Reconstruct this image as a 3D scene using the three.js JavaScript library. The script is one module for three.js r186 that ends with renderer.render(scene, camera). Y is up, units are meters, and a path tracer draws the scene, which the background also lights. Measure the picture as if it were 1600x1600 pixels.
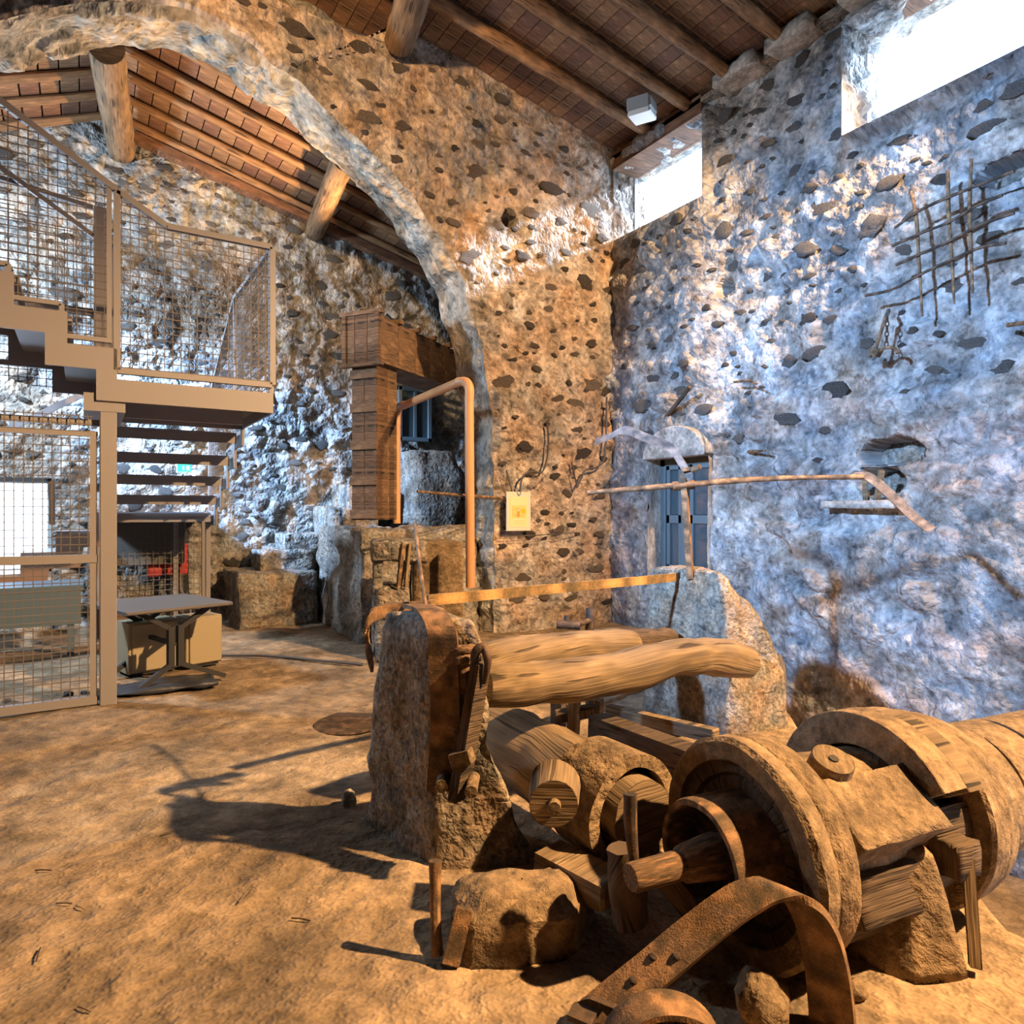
import * as THREE from 'three';
import { mergeGeometries, mergeVertices } from 'three/addons/utils/BufferGeometryUtils.js';
import { RectAreaLightUniformsLib } from 'three/addons/lights/RectAreaLightUniformsLib.js';

// ---------------------------------------------------------------- camera, sky, lights, exposure
const F = 1067, H = 1.3, YAW = 32.1 * Math.PI / 180, S = Math.sin(YAW), C = Math.cos(YAW);
const scene = new THREE.Scene();
const camera = new THREE.PerspectiveCamera(2 * Math.atan(800 / F) * 180 / Math.PI, 1, 0.05, 100);
camera.position.set(0, H, 0);
camera.lookAt(S, H, -C);
const renderer = new THREE.WebGLRenderer({ antialias: true });
renderer.toneMapping = THREE.LinearToneMapping;
renderer.toneMappingExposure = 1.0;
renderer.shadowMap.enabled = true;
RectAreaLightUniformsLib.init();
scene.background = new THREE.Color().setRGB(6.0, 7.2, 8.6);          // bright overcast sky behind the openings

const lin = (r, g, b) => new THREE.Color().setRGB(r, g, b);
const WARM = lin(1, 0.60, 0.27), COOL = lin(0.36, 0.60, 1.0);
// unseen flood lamps; warm pillar, arch and back ones added for their light: [position (u, height, v), aim (u, height, v), size, intensity, colour]
const FLOODS = [
  { name: 'warm', at: [4.6, 5.3, -1.5], aim: [1.8, 0.5, 2.3], size: 0.16, spot: [40, 0.5, 540], color: WARM },
  { name: 'added_warm_pillar', at: [5.0, 5.2, 1.0], aim: [4.75, 2.9, 6.4], size: 0.18, spot: [25, 0.5, 225], color: WARM },  // added lamp, lights the pillar while the far wall stays cool
  { name: 'added_warm_arch', at: [-0.6, 5.2, 2.2], aim: [2.3, 5.2, 6.4], size: 0.2, spot: [24, 0.5, 150], color: WARM },  // added lamp, lights the upper face of the arch wall
  { name: 'cool', at: [-3.3, 3.9, 1.65], aim: [5.4, 2.0, 3.0], size: 0.3, spot: [23, 0.6, 560], color: COOL },
  { name: 'cool_back', at: [-2.3, 3.6, 7.7], aim: [1.6, 2.3, 8.9], size: 0.45, power: 580, color: lin(0.66, 0.83, 1.0) },
  { name: 'blue_back', at: [-2.2, 4.2, 7.7], aim: [2.1, 1.7, 9.2], size: 0.2, spot: [20, 0.7, 560], color: COOL },
  { name: 'added_warm_back', at: [2.98, 3.56, 7.62], aim: [0.7, 5.5, 7.9], size: 0.1, spot: [44, 0.6, 75], color: WARM },  // added uplight hidden behind the head box, lights the far roof
];
// low daylight sun raking in through the high windows along the arch wall
const sun = new THREE.DirectionalLight(lin(0.74, 0.86, 1.0), 25);
sun.position.set(8, 4.0, 2.3); sun.target.position.set(0, 0, 0); sun.shadow.radius = 7; sun.castShadow = true;
Object.assign(sun.shadow.camera, { left: -12, right: 12, top: 12, bottom: -12, far: 40 });
scene.add(sun, sun.target);

// ---------------------------------------------------------------- helpers: pixels to places (x = u, z = -v)
const V3 = (x, y, z) => new THREE.Vector3(x, y, z);
const P = (u, y, v) => V3(u, y, -v);
const uvOf = (px, d) => { const X = (px - 800) / F; return [d * (S + X * C), d * (C - X * S)]; };
const atD = (px, py, d) => { const [u, v] = uvOf(px, d); return P(u, H + (800 - py) / F * d, v); };
const atV = (px, py, v) => { const X = (px - 800) / F; return atD(px, py, v / (C - X * S)); };
const atU = (px, py, u) => { const X = (px - 800) / F; return atD(px, py, u / (S + X * C)); };
const atY = (px, py, y = 0) => atD(px, py, (H - y) * F / (py - 800));

let seedState = 12345;
const rnd = () => { seedState = (Math.imul(seedState, 1664525) + 1013904223) >>> 0; return seedState / 4294967296; };
const hash = (x, y, z = 0, s = 0) => {
  let h = Math.imul(x | 0, 374761393) ^ Math.imul(y | 0, 668265263) ^ Math.imul(z | 0, 1274126177) ^ Math.imul(s | 0, 974711);
  h = Math.imul(h ^ (h >>> 13), 1103515245); h ^= h >>> 15; h = Math.imul(h, 2246822519 | 0); h ^= h >>> 13;
  return (h >>> 0) / 4294967296;
};
const sm = (t) => t * t * (3 - 2 * t), mix = (a, b, t) => a + (b - a) * t, clamp = (x, a = 0, b = 1) => Math.min(b, Math.max(a, x));
const step = (a, b, x) => sm(clamp((x - a) / (b - a)));
function noise3(x, y, z, s = 0) {
  const i = Math.floor(x), j = Math.floor(y), k = Math.floor(z), a = sm(x - i), b = sm(y - j), c = sm(z - k);
  const h = (p, q, r) => hash(i + p, j + q, k + r, s);
  return mix(mix(mix(h(0, 0, 0), h(1, 0, 0), a), mix(h(0, 1, 0), h(1, 1, 0), a), b), mix(mix(h(0, 0, 1), h(1, 0, 1), a), mix(h(0, 1, 1), h(1, 1, 1), a), b), c) * 2 - 1;
}
function noise2(x, y, s = 0, per = 0, perY = per) {
  const i = Math.floor(x), j = Math.floor(y), a = sm(x - i), b = sm(y - j);
  const w = (n, m) => (m ? ((n % m) + m) % m : n), h = (p, q) => hash(w(i + p, per), w(j + q, perY), 7, s);
  return mix(mix(h(0, 0), h(1, 0), a), mix(h(0, 1), h(1, 1), a), b) * 2 - 1;
}
function fbm2(x, y, s, oct = 4, per = 0, perY = per) { let v = 0, a = 0.5, f = 1; for (let o = 0; o < oct; o++) { v += a * noise2(x * f, y * f, s + o * 17, per * f, perY * f); a *= 0.5; f *= 2; } return v; }
function fbm3(x, y, z, s, oct = 3) { let v = 0, a = 0.5, f = 1; for (let o = 0; o < oct; o++) { v += a * noise3(x * f, y * f, z * f, s + o * 17); a *= 0.55; f *= 2.03; } return v; }
function worley(x, y, s) {                                     // distances to the two nearest cell centres and the nearest cell
  const i = Math.floor(x), j = Math.floor(y); let d1 = 9, d2 = 9, ci = 0, cj = 0;
  for (let a = -1; a <= 1; a++) for (let b = -1; b <= 1; b++) {
    const p = i + a, q = j + b, dx = p + 0.5 + (hash(p, q, 1, s) - 0.5) * 0.75 - x, dy = q + 0.5 + (hash(p, q, 2, s) - 0.5) * 0.75 - y, d = Math.hypot(dx, dy);
    if (d < d1) { d2 = d1; d1 = d; ci = p; cj = q; } else if (d < d2) d2 = d;
  }
  return [d1, d2, ci, cj];
}

// ---------------------------------------------------------------- textures
function texture(n, fn, color = true) {
  const data = new Uint8Array(n * n * 4);
  for (let y = 0; y < n; y++) for (let x = 0; x < n; x++) {
    const c = fn(x / n, y / n), i = (y * n + x) * 4;
    for (let k = 0; k < 3; k++) data[i + k] = clamp(Array.isArray(c) ? c[k] : c) * 255;
    data[i + 3] = 255;
  }
  const t = new THREE.DataTexture(data, n, n);
  t.wrapS = t.wrapT = THREE.RepeatWrapping; t.magFilter = THREE.LinearFilter; t.minFilter = THREE.LinearMipmapLinearFilter; t.generateMipmaps = true;
  if (color) t.colorSpace = THREE.SRGBColorSpace;
  t.needsUpdate = true;
  return t;
}
const tiled = (t, m, my = m) => { const c = t.clone(); c.repeat.set(1 / m, 1 / my); c.needsUpdate = true; return c; };
const T = {};
T.plaster = texture(1024, (x, y) => {                          // lime plaster and rubble grain: pale crust, dark pits
  const f = fbm2(x * 12, y * 12, 3, 5, 12), g = fbm2(x * 48, y * 48, 31, 3, 48), r = 1 - Math.abs(fbm2(x * 20, y * 20, 57, 4, 20)) * 3.2;
  let v = 0.8 + f * 0.26 + g * 0.26 - clamp(r - 0.8) * 0.3;
  v -= step(0.2, 0.5, fbm2(x * 34, y * 34, 91, 4, 34)) * 0.16;
  const t = fbm2(x * 6, y * 6, 77, 3, 6) * 0.1;
  return [v + t, v, v - t];
});
T.bump = texture(1024, (x, y) => {
  const f = fbm2(x * 10, y * 10, 3, 6, 10), r = Math.abs(fbm2(x * 18, y * 18, 57, 5, 18));
  return 0.4 + f * 0.5 + r * 0.8 + Math.abs(fbm2(x * 44, y * 30, 58, 3, 44, 30)) * 0.25;
}, false);
T.dirt = texture(1024, (x, y) => {
  const f = fbm2(x * 8, y * 8, 5, 6, 8), g = noise2(x * 256, y * 256, 9, 256), k = fbm2(x * 40, y * 40, 15, 4, 40);
  const v = 0.8 + f * 0.26 + g * 0.07 + k * 0.22;
  return [v, v * 0.98, v * 0.95];
});
T.dirtBump = texture(1024, (x, y) => 0.5 + fbm2(x * 16, y * 16, 5, 6, 16) * 0.7 + noise2(x * 256, y * 256, 9, 256) * 0.06 + fbm2(x * 40, y * 40, 15, 4, 40) * 0.25, false);
T.wood = texture(1024, (x, y) => {                             // grain runs along x
  const w = y + fbm2(x * 3, y * 3, 21, 3, 3) * 0.012, f = fbm2(x * 5, w * 90, 22, 3, 5, 90), c = step(0.26, 0.4, fbm2(x * 4, w * 36, 23, 3, 4, 36)), g = fbm2(x * 6, y * 10, 24, 3, 6, 10);
  const v = 0.82 + f * 0.16 + g * 0.34 - c * 0.34;
  return [v, v * 0.98, v * 0.95];
});
T.woodBump = texture(1024, (x, y) => { const w = y + fbm2(x * 3, y * 3, 21, 3, 3) * 0.012; return 0.6 + fbm2(x * 5, w * 90, 22, 3, 5, 90) * 0.4 + fbm2(x * 6, y * 10, 24, 3, 6, 10) * 0.4 - step(0.26, 0.4, fbm2(x * 4, w * 36, 23, 3, 4, 36)) * 0.5; }, false);
T.rust = texture(512, (x, y) => {
  const f = fbm2(x * 10, y * 10, 41, 5, 10), g = noise2(x * 180, y * 180, 42, 180);
  const v = 0.78 + f * 0.5 + g * 0.1;
  return [v, v * 0.95 - f * 0.06, v * 0.9 - f * 0.1];
});

function std(color, o = {}) { return new THREE.MeshStandardMaterial({ color, roughness: 0.92, metalness: 0, ...o }); }
const wallMap = tiled(T.plaster, 1.9), wallBump = tiled(T.bump, 1.9);
const M = {
  wall: std(lin(1, 1, 1), { map: wallMap, bumpMap: wallBump, bumpScale: 0.05, vertexColors: true, roughness: 0.95 }),
  floor: std(lin(1, 1, 1), { map: tiled(T.dirt, 2.1), bumpMap: tiled(T.dirtBump, 2.1), bumpScale: 0.028, vertexColors: true, roughness: 0.97 }),
  stoneDark: [[0.13, 0.1, 0.085], [0.2, 0.155, 0.125], [0.29, 0.22, 0.17], [0.38, 0.3, 0.235], [0.24, 0.225, 0.215], [0.33, 0.315, 0.3], [0.41, 0.39, 0.37], [0.16, 0.15, 0.145]].map((c) => std(lin(...c), { map: tiled(T.plaster, 0.9), bumpMap: tiled(T.bump, 0.9), bumpScale: 0.03 })),
  basalt: std(lin(0.38, 0.31, 0.235), { map: tiled(T.plaster, 0.7), bumpMap: tiled(T.bump, 0.7), bumpScale: 0.014 }),
  masonry: std(lin(0.38, 0.335, 0.285), { map: tiled(T.plaster, 1.1), bumpMap: tiled(T.bump, 1.1), bumpScale: 0.03 }),
  darkMasonry: std(lin(0.16, 0.145, 0.13), { map: tiled(T.plaster, 1.1) }),  // darkened so the unseen closing walls bounce less light; also backs the niche
  limestone: std(lin(0.62, 0.6, 0.57), { map: tiled(T.dirt, 1.0), bumpMap: tiled(T.bump, 1), bumpScale: 0.008 }),
  dusty: std(lin(0.34, 0.245, 0.152), { map: tiled(T.dirt, 0.8), bumpMap: tiled(T.dirtBump, 0.8), bumpScale: 0.012 }),
  dustyWood: std(lin(0.3, 0.22, 0.138), { map: tiled(T.wood, 1.3, 0.6), bumpMap: tiled(T.woodBump, 1.3, 0.6), bumpScale: 0.005 }),
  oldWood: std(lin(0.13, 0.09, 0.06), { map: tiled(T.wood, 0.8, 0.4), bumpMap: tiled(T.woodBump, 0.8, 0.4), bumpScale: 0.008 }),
  chute: [[0.22, 0.135, 0.08], [0.195, 0.115, 0.068], [0.24, 0.15, 0.092]].map((c) => std(lin(...c), { map: tiled(T.wood, 0.8, 0.5), bumpMap: tiled(T.woodBump, 0.8, 0.5), bumpScale: 0.004, roughness: 0.85 })),
  rafter: std(lin(0.34, 0.19, 0.092), { map: tiled(T.wood, 1.2, 0.5), bumpMap: tiled(T.woodBump, 1.2, 0.5), bumpScale: 0.004, roughness: 0.75 }),
  purlin: std(lin(0.26, 0.17, 0.1), { map: tiled(T.wood, 1.4, 0.6), bumpMap: tiled(T.woodBump, 1.4, 0.6), bumpScale: 0.005, roughness: 0.8 }),
  board: [[0.27, 0.15, 0.08], [0.235, 0.12, 0.068], [0.31, 0.175, 0.09], [0.2, 0.1, 0.062]].map((c) => std(lin(...c), { map: tiled(T.wood, 0.9, 0.4), roughness: 0.8 })),
  iron: std(lin(0.31, 0.2, 0.115), { map: tiled(T.rust, 0.4), bumpMap: tiled(T.rust, 0.4), bumpScale: 0.003, roughness: 0.8 }),
  darkIron: std(lin(0.13, 0.09, 0.065), { map: tiled(T.rust, 0.4), bumpMap: tiled(T.rust, 0.4), bumpScale: 0.002, roughness: 0.75 }),
  greyIron: std(lin(0.3, 0.27, 0.27), { map: tiled(T.rust, 0.4), roughness: 0.6, metalness: 0.2 }),
  paint: std(lin(0.25, 0.235, 0.25), { roughness: 0.5 }),
  wire: std(lin(0.13, 0.115, 0.11), { roughness: 0.6 }),
  pipe: std(lin(0.55, 0.29, 0.14), { roughness: 0.4 }),
  beige: std(lin(0.34, 0.28, 0.18), { roughness: 0.7 }),
  black: std(lin(0.022, 0.022, 0.026), { roughness: 0.7 }),
  tabletop: std(lin(0.13, 0.12, 0.12), { roughness: 0.45 }),
  frameBlue: std(lin(0.11, 0.145, 0.165), { roughness: 0.55 }),
  frameGrey: std(lin(0.32, 0.35, 0.37), { roughness: 0.5 }),
  glass: new THREE.MeshPhysicalMaterial({ color: lin(0.94, 0.97, 1), transmission: 1, thickness: 0, roughness: 0.02 }),
  glassDark: new THREE.MeshPhysicalMaterial({ color: lin(0.05, 0.08, 0.1), roughness: 0.06, metalness: 0, clearcoat: 1, clearcoatRoughness: 0.03 }),
  white: std(lin(0.75, 0.77, 0.78), { roughness: 0.5 }),
  paper: std(lin(0.7, 0.58, 0.42), { roughness: 0.8 }),
  card: std(lin(0.5, 0.46, 0.4), { roughness: 0.8 }),
  cable: std(lin(0.06, 0.052, 0.05), { roughness: 0.6 }),
  red: std(lin(0.55, 0.06, 0.06), { roughness: 0.8 }),
  blueGrey: std(lin(0.08, 0.13, 0.19), { roughness: 0.6 }),
  green: std(lin(0.02, 0.42, 0.22), { roughness: 0.5, emissive: lin(0.02, 0.5, 0.26), emissiveIntensity: 0.8 }),
};

// ---------------------------------------------------------------- geometry helpers
function triplanar(g) {                                        // uv in metres from each face's main direction
  if (g.index) g = g.toNonIndexed();
  const p = g.attributes.position, uv = new Float32Array(p.count * 2), a = V3(), b = V3(), c = V3();
  for (let i = 0; i < p.count; i += 3) {
    a.fromBufferAttribute(p, i); b.fromBufferAttribute(p, i + 1); c.fromBufferAttribute(p, i + 2);
    const n = b.clone().sub(a).cross(c.clone().sub(a)), x = Math.abs(n.x), y = Math.abs(n.y), z = Math.abs(n.z);
    for (const [k, q] of [[0, a], [1, b], [2, c]]) {
      const s = x > y && x > z ? [q.z, q.y] : y > z ? [q.x, q.z] : [q.x, q.y];
      uv[(i + k) * 2] = s[0]; uv[(i + k) * 2 + 1] = s[1];
    }
  }
  g.setAttribute('uv', new THREE.BufferAttribute(uv, 2));
  return g;
}
function grid(nu, nv, fn) {                                    // fn(s, t) -> [Vector3, u, v, color?]
  const pos = [], uv = [], col = [], idx = [];
  for (let j = 0; j <= nv; j++) for (let i = 0; i <= nu; i++) {
    const [p, a, b, c] = fn(i / nu, j / nv, i, j);
    pos.push(p.x, p.y, p.z); uv.push(a, b); if (c) col.push(...c);
  }
  for (let j = 0; j < nv; j++) for (let i = 0; i < nu; i++) { const a = j * (nu + 1) + i, b = a + 1, c = a + nu + 1, d = c + 1; idx.push(a, b, d, a, d, c); }
  const g = new THREE.BufferGeometry();
  g.setAttribute('position', new THREE.Float32BufferAttribute(pos, 3)); g.setAttribute('uv', new THREE.Float32BufferAttribute(uv, 2));
  if (col.length) g.setAttribute('color', new THREE.Float32BufferAttribute(col, 3));
  g.setIndex(idx); g.computeVertexNormals();
  return g;
}
function rough(g, amp, freq, seed = 1, oct = 3) {              // welded, pushed along its normals by noise, smooth
  g.deleteAttribute('uv'); g.deleteAttribute('normal');
  g = mergeVertices(g, 1e-4); g.computeVertexNormals();
  const p = g.attributes.position, n = g.attributes.normal;
  for (let i = 0; i < p.count; i++) {
    const x = p.getX(i), y = p.getY(i), z = p.getZ(i), h = fbm3(x * freq, y * freq, z * freq, seed, oct) * amp * 2;
    p.setXYZ(i, x + n.getX(i) * h, y + n.getY(i) * h, z + n.getZ(i) * h);
  }
  g.computeVertexNormals();
  return triplanar(g);
}
function hull(levels, seg = 10, hseg = 6, corner = 0.12) {     // levels: [y, [[u, v] x4]] bottom to top -> rounded block with a closed top and bottom
  const ringAt = (quad) => {                                   // rounded quad outline
    const pts = [];
    for (let k = 0; k < 4; k++) {
      const a = quad[k], b = quad[(k + 1) % 4];
      for (let i = 0; i < seg; i++) { let t = i / seg; pts.push([mix(a[0], b[0], t), mix(a[1], b[1], t)]); }
    }
    const cx = quad.reduce((q, p) => q + p[0], 0) / 4, cy = quad.reduce((q, p) => q + p[1], 0) / 4;
    return pts.map(([x, y], i) => { const e = (i % seg) / seg, w = 1 - corner * Math.pow(Math.abs(e - 0.5) * 2, 6); return [cx + (x - cx) * w, cy + (y - cy) * w]; });
  };
  const rows = [];
  for (let l = 0; l < levels.length - 1; l++) for (let h = 0; h < hseg || (l === levels.length - 2 && h === hseg); h++) {
    const t = h / hseg, a = levels[l], b = levels[l + 1];
    rows.push([mix(a[0], b[0], t), ringAt(a[1].map((p, k) => [mix(p[0], b[1][k][0], t), mix(p[1], b[1][k][1], t)])), a[2], b[2]]);
  }
  const n = seg * 4, pos = [], idx = [];
  const top = rows[rows.length - 1], bot = rows[0];
  const shrunk = (ring, w) => { const cx = ring.reduce((q, p) => q + p[0], 0) / n, cy = ring.reduce((q, p) => q + p[1], 0) / n; return ring.map(([x, y]) => [cx + (x - cx) * w, cy + (y - cy) * w]); };
  const all = [[bot[0], shrunk(bot[1], 0.02)], ...rows, [top[0] + 0.012, shrunk(top[1], 0.9)], [top[0] + 0.02, shrunk(top[1], 0.65)], [top[0] + 0.02, shrunk(top[1], 0.35)], [top[0] + 0.02, shrunk(top[1], 0.02)]];
  for (const [y, ring] of all) for (const [u, v] of ring) pos.push(u, y, -v);
  for (let r = 0; r < all.length - 1; r++) for (let i = 0; i < n; i++) { const a = r * n + i, b = r * n + (i + 1) % n, c = a + n, d = b + n; idx.push(a, d, b, a, c, d); }
  const g = new THREE.BufferGeometry();
  g.setAttribute('position', new THREE.Float32BufferAttribute(pos, 3)); g.setIndex(idx); g.computeVertexNormals();
  // outward check
  const p0 = V3().fromBufferAttribute(g.attributes.position, n * 2), n0 = V3().fromBufferAttribute(g.attributes.normal, n * 2), cen = V3(); g.computeBoundingBox(); g.boundingBox.getCenter(cen);
  if (p0.sub(cen).setY(0).dot(n0) < 0) { const ix = g.index.array; for (let i = 0; i < ix.length; i += 3) { const t = ix[i]; ix[i] = ix[i + 1]; ix[i + 1] = t; } g.computeVertexNormals(); }
  return g;
}
function tube(points, radii, { seg = 14, amp = 0, freq = 6, seed = 3, n = 0, cap = true, squash = 1 } = {}) {   // swept round bar, closed ends, uv along it
  const pts = points.map((p) => (p.isVector3 ? p : V3(...p))), curve = pts.length > 2 ? new THREE.CatmullRomCurve3(pts) : new THREE.LineCurve3(pts[0], pts[1]);
  const N = n || Math.max(2, Math.ceil(curve.getLength() / 0.08)), R = Array.isArray(radii) ? radii : [radii];
  const rad = (t) => { const f = t * (R.length - 1), i = Math.min(R.length - 2, Math.floor(f)); return R.length < 2 ? R[0] : mix(R[i], R[i + 1], f - i); };
  const rings = [], L = curve.getLength();
  let up = V3(0, 1, 0);
  for (let i = 0; i <= N; i++) {
    const t = i / N, c = curve.getPoint(t), d = curve.getTangent(t).normalize();
    if (i === 0 && Math.abs(d.y) > 0.9) up = V3(1, 0, 0);
    const x = up.clone().cross(d).normalize(), y = d.clone().cross(x).normalize(); up = y.clone();
    rings.push([c, x, y, d, t]);
  }
  const pos = [], uv = [], idx = [];
  const put = (ring, w, flat = false, off = 0) => {
    const [c, x, y, d, t] = ring;
    for (let k = 0; k <= seg; k++) {
      const a = k / seg * Math.PI * 2, dir = x.clone().multiplyScalar(Math.cos(a)).addScaledVector(y, Math.sin(a) * squash);
      let r = rad(t) * w; const q = c.clone().addScaledVector(dir, r);
      if (amp) q.addScaledVector(dir, fbm3(q.x * freq, q.y * freq, q.z * freq, seed) * amp * 2 * w);
      q.addScaledVector(d, off);
      pos.push(q.x, q.y, q.z); if (flat) uv.push(dir.x * r + dir.z * r * 0.6, dir.y * r); else uv.push(t * L, k / seg * 2 * Math.PI * rad(t));
    }
  };
  if (cap) { put(rings[0], 0.001, true); put(rings[0], 0.5, true); put(rings[0], 0.97, true); }
  rings.forEach((r) => put(r, 1));
  if (cap) { put(rings[N], 0.97, true); put(rings[N], 0.5, true); put(rings[N], 0.001, true); }
  const rows = pos.length / 3 / (seg + 1);
  for (let r = 0; r < rows - 1; r++) for (let k = 0; k < seg; k++) { const a = r * (seg + 1) + k, b = a + 1, c = a + seg + 1, d = c + 1; idx.push(a, b, d, a, d, c); }
  const g = new THREE.BufferGeometry();
  g.setAttribute('position', new THREE.Float32BufferAttribute(pos, 3)); g.setAttribute('uv', new THREE.Float32BufferAttribute(uv, 2)); g.setIndex(idx); g.computeVertexNormals();
  return g.toNonIndexed();
}
function box(w, h, d, x = 0, y = 0, z = 0, bevel = 0) {         // centred box with chamfered edges, triplanar uv
  let g;
  if (bevel) {
    const s = new THREE.Shape(), a = w / 2 - bevel, b = h / 2 - bevel;
    s.moveTo(-a, -b); s.lineTo(a, -b); s.lineTo(a, b); s.lineTo(-a, b); s.closePath();
    g = new THREE.ExtrudeGeometry(s, { depth: d - 2 * bevel, bevelEnabled: true, bevelSize: bevel, bevelThickness: bevel, bevelSegments: 1, steps: 1 }).translate(0, 0, -d / 2 + bevel);
  } else g = new THREE.BoxGeometry(w, h, d);
  return triplanar(g).translate(x, y, z);
}
function bar(a, b, w, h = w, up = V3(0, 1, 0), bevel = 0) {      // rectangular bar from a to b; w across, h along up
  const d = b.clone().sub(a), L = d.length(), g = box(w, h, L, 0, 0, 0, bevel);
  const z = d.normalize(), x = up.clone().cross(z); if (x.lengthSq() < 1e-6) x.set(1, 0, 0); x.normalize();
  const y = z.clone().cross(x);
  return g.applyMatrix4(new THREE.Matrix4().makeBasis(x, y, z).setPosition(a.clone().add(b).multiplyScalar(0.5)));
}
function ribbon(points, width, thick, n = 40) {                // flat strip: points on its centre line, width = direction vector of its breadth
  const curve = new THREE.CatmullRomCurve3(points), pos = [], idx = [];
  const W = width.clone().multiplyScalar(0.5);
  for (let i = 0; i <= n; i++) {
    const c = curve.getPoint(i / n), t = curve.getTangent(i / n), nn = t.clone().cross(width).normalize().multiplyScalar(thick / 2);
    for (const [a, b] of [[-1, -1], [1, -1], [1, 1], [-1, 1]]) { const q = c.clone().addScaledVector(W, a).addScaledVector(nn, b); pos.push(q.x, q.y, q.z); }
  }
  for (let i = 0; i < n; i++) for (let k = 0; k < 4; k++) { const a = i * 4 + k, b = i * 4 + (k + 1) % 4, c = a + 4, d = b + 4; idx.push(a, b, d, a, d, c); }
  idx.push(0, 3, 2, 0, 2, 1); const e = n * 4; idx.push(e, e + 1, e + 2, e, e + 2, e + 3);
  let g = new THREE.BufferGeometry();
  g.setAttribute('position', new THREE.Float32BufferAttribute(pos, 3)); g.setIndex(idx);
  g = triplanar(g); g.computeVertexNormals();
  return g;
}
function latheX(profile, seg = 48, amp = 0, seed = 5) {        // solid of revolution about x; profile [[x, r], ...] (closed by the caller)
  const pos = [], uv = [], idx = []; let len = 0;
  profile.forEach(([x, r], i) => {
    if (i) len += Math.hypot(x - profile[i - 1][0], r - profile[i - 1][1]);
    for (let k = 0; k <= seg; k++) {
      const a = k / seg * Math.PI * 2, q = V3(x, Math.cos(a) * r, Math.sin(a) * r);
      if (amp && r > 0.02) { const h = fbm3(q.x * 9, q.y * 9, q.z * 9, seed) * amp * 2; q.y += Math.cos(a) * h; q.z += Math.sin(a) * h; q.x += fbm3(q.x * 7 + 9, q.y * 7, q.z * 7, seed + 4) * amp; }
      pos.push(q.x, q.y, q.z); uv.push(len, k / seg * 2 * Math.PI * 0.25);
    }
  });
  for (let r = 0; r < profile.length - 1; r++) for (let k = 0; k < seg; k++) { const a = r * (seg + 1) + k, b = a + 1, c = a + seg + 1, d = c + 1; idx.push(a, d, b, a, c, d); }
  let g = new THREE.BufferGeometry();
  g.setAttribute('position', new THREE.Float32BufferAttribute(pos, 3)); g.setAttribute('uv', new THREE.Float32BufferAttribute(uv, 2)); g.setIndex(idx);
  g = g.toNonIndexed(); g.computeVertexNormals();
  return creased(g);
}
function creased(g, deg = 40) {                                // smooth normals except over sharp edges
  const p = g.attributes.position, fn = [], map = new Map(), a = V3(), b = V3(), c = V3(), cos = Math.cos(deg * Math.PI / 180);
  const key = (i) => Math.round(p.getX(i) * 2e4) + ',' + Math.round(p.getY(i) * 2e4) + ',' + Math.round(p.getZ(i) * 2e4);
  const keys = [];
  for (let i = 0; i < p.count; i += 3) {
    a.fromBufferAttribute(p, i); b.fromBufferAttribute(p, i + 1); c.fromBufferAttribute(p, i + 2);
    const n = b.clone().sub(a).cross(c.clone().sub(a)).normalize();
    for (let k = 0; k < 3; k++) { fn[i + k] = n; const q = key(i + k); keys[i + k] = q; if (!map.has(q)) map.set(q, []); map.get(q).push(n); }
  }
  const out = new Float32Array(p.count * 3), s = V3();
  for (let i = 0; i < p.count; i++) { s.set(0, 0, 0); for (const n of map.get(keys[i])) if (n.dot(fn[i]) > cos) s.add(n); s.normalize(); out.set([s.x, s.y, s.z], i * 3); }
  g.setAttribute('normal', new THREE.BufferAttribute(out, 3));
  return g;
}
const plain = (g) => { if (g.index) g = g.toNonIndexed(); for (const k of Object.keys(g.attributes)) if (!['position', 'normal', 'uv'].includes(k)) g.deleteAttribute(k); if (!g.attributes.normal) g.computeVertexNormals(); if (!g.attributes.uv) g = triplanar(g); return g; };
const join = (list) => mergeGeometries(list.map(plain));

// ---------------------------------------------------------------- scene helpers
const names = new Map();
const numbered = (n) => { const k = names.get(n) ?? 0; names.set(n, k + 1); return k ? `${n}_${String(k).padStart(3, '0')}` : n; };
function part(name, g, m, parent) { const o = new THREE.Mesh(Array.isArray(g) ? join(g) : g, m); o.name = name; o.castShadow = o.receiveShadow = true; parent.add(o); return o; }
function tag(o, label, category, group, kind) { o.userData.label = label; o.userData.category = category; if (group) o.userData.group = group; if (kind) o.userData.kind = kind; return o; }
function thing(name, label, category, group, at) { const o = new THREE.Group(); o.name = numbered(name); if (at) o.position.copy(at); scene.add(o); return tag(o, label, category, group); }
function single(name, g, m, label, category, group) { const o = part(numbered(name), g, m, scene); return tag(o, label, category, group); }
function struct(name, g, m, label, category) { const o = part(name, g, m, scene); return tag(o, label, category, undefined, 'structure'); }
function structGroup(name, label, category) { const o = new THREE.Group(); o.name = name; scene.add(o); return tag(o, label, category, undefined, 'structure'); }
const stuff = (o) => { o.userData.kind = 'stuff'; return o; };

// ================================================================ SHELL
const UR = 5.44, VA = 6.4, VB = 7.05, VF = 9.2, UL = -4, VN = -2;
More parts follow.
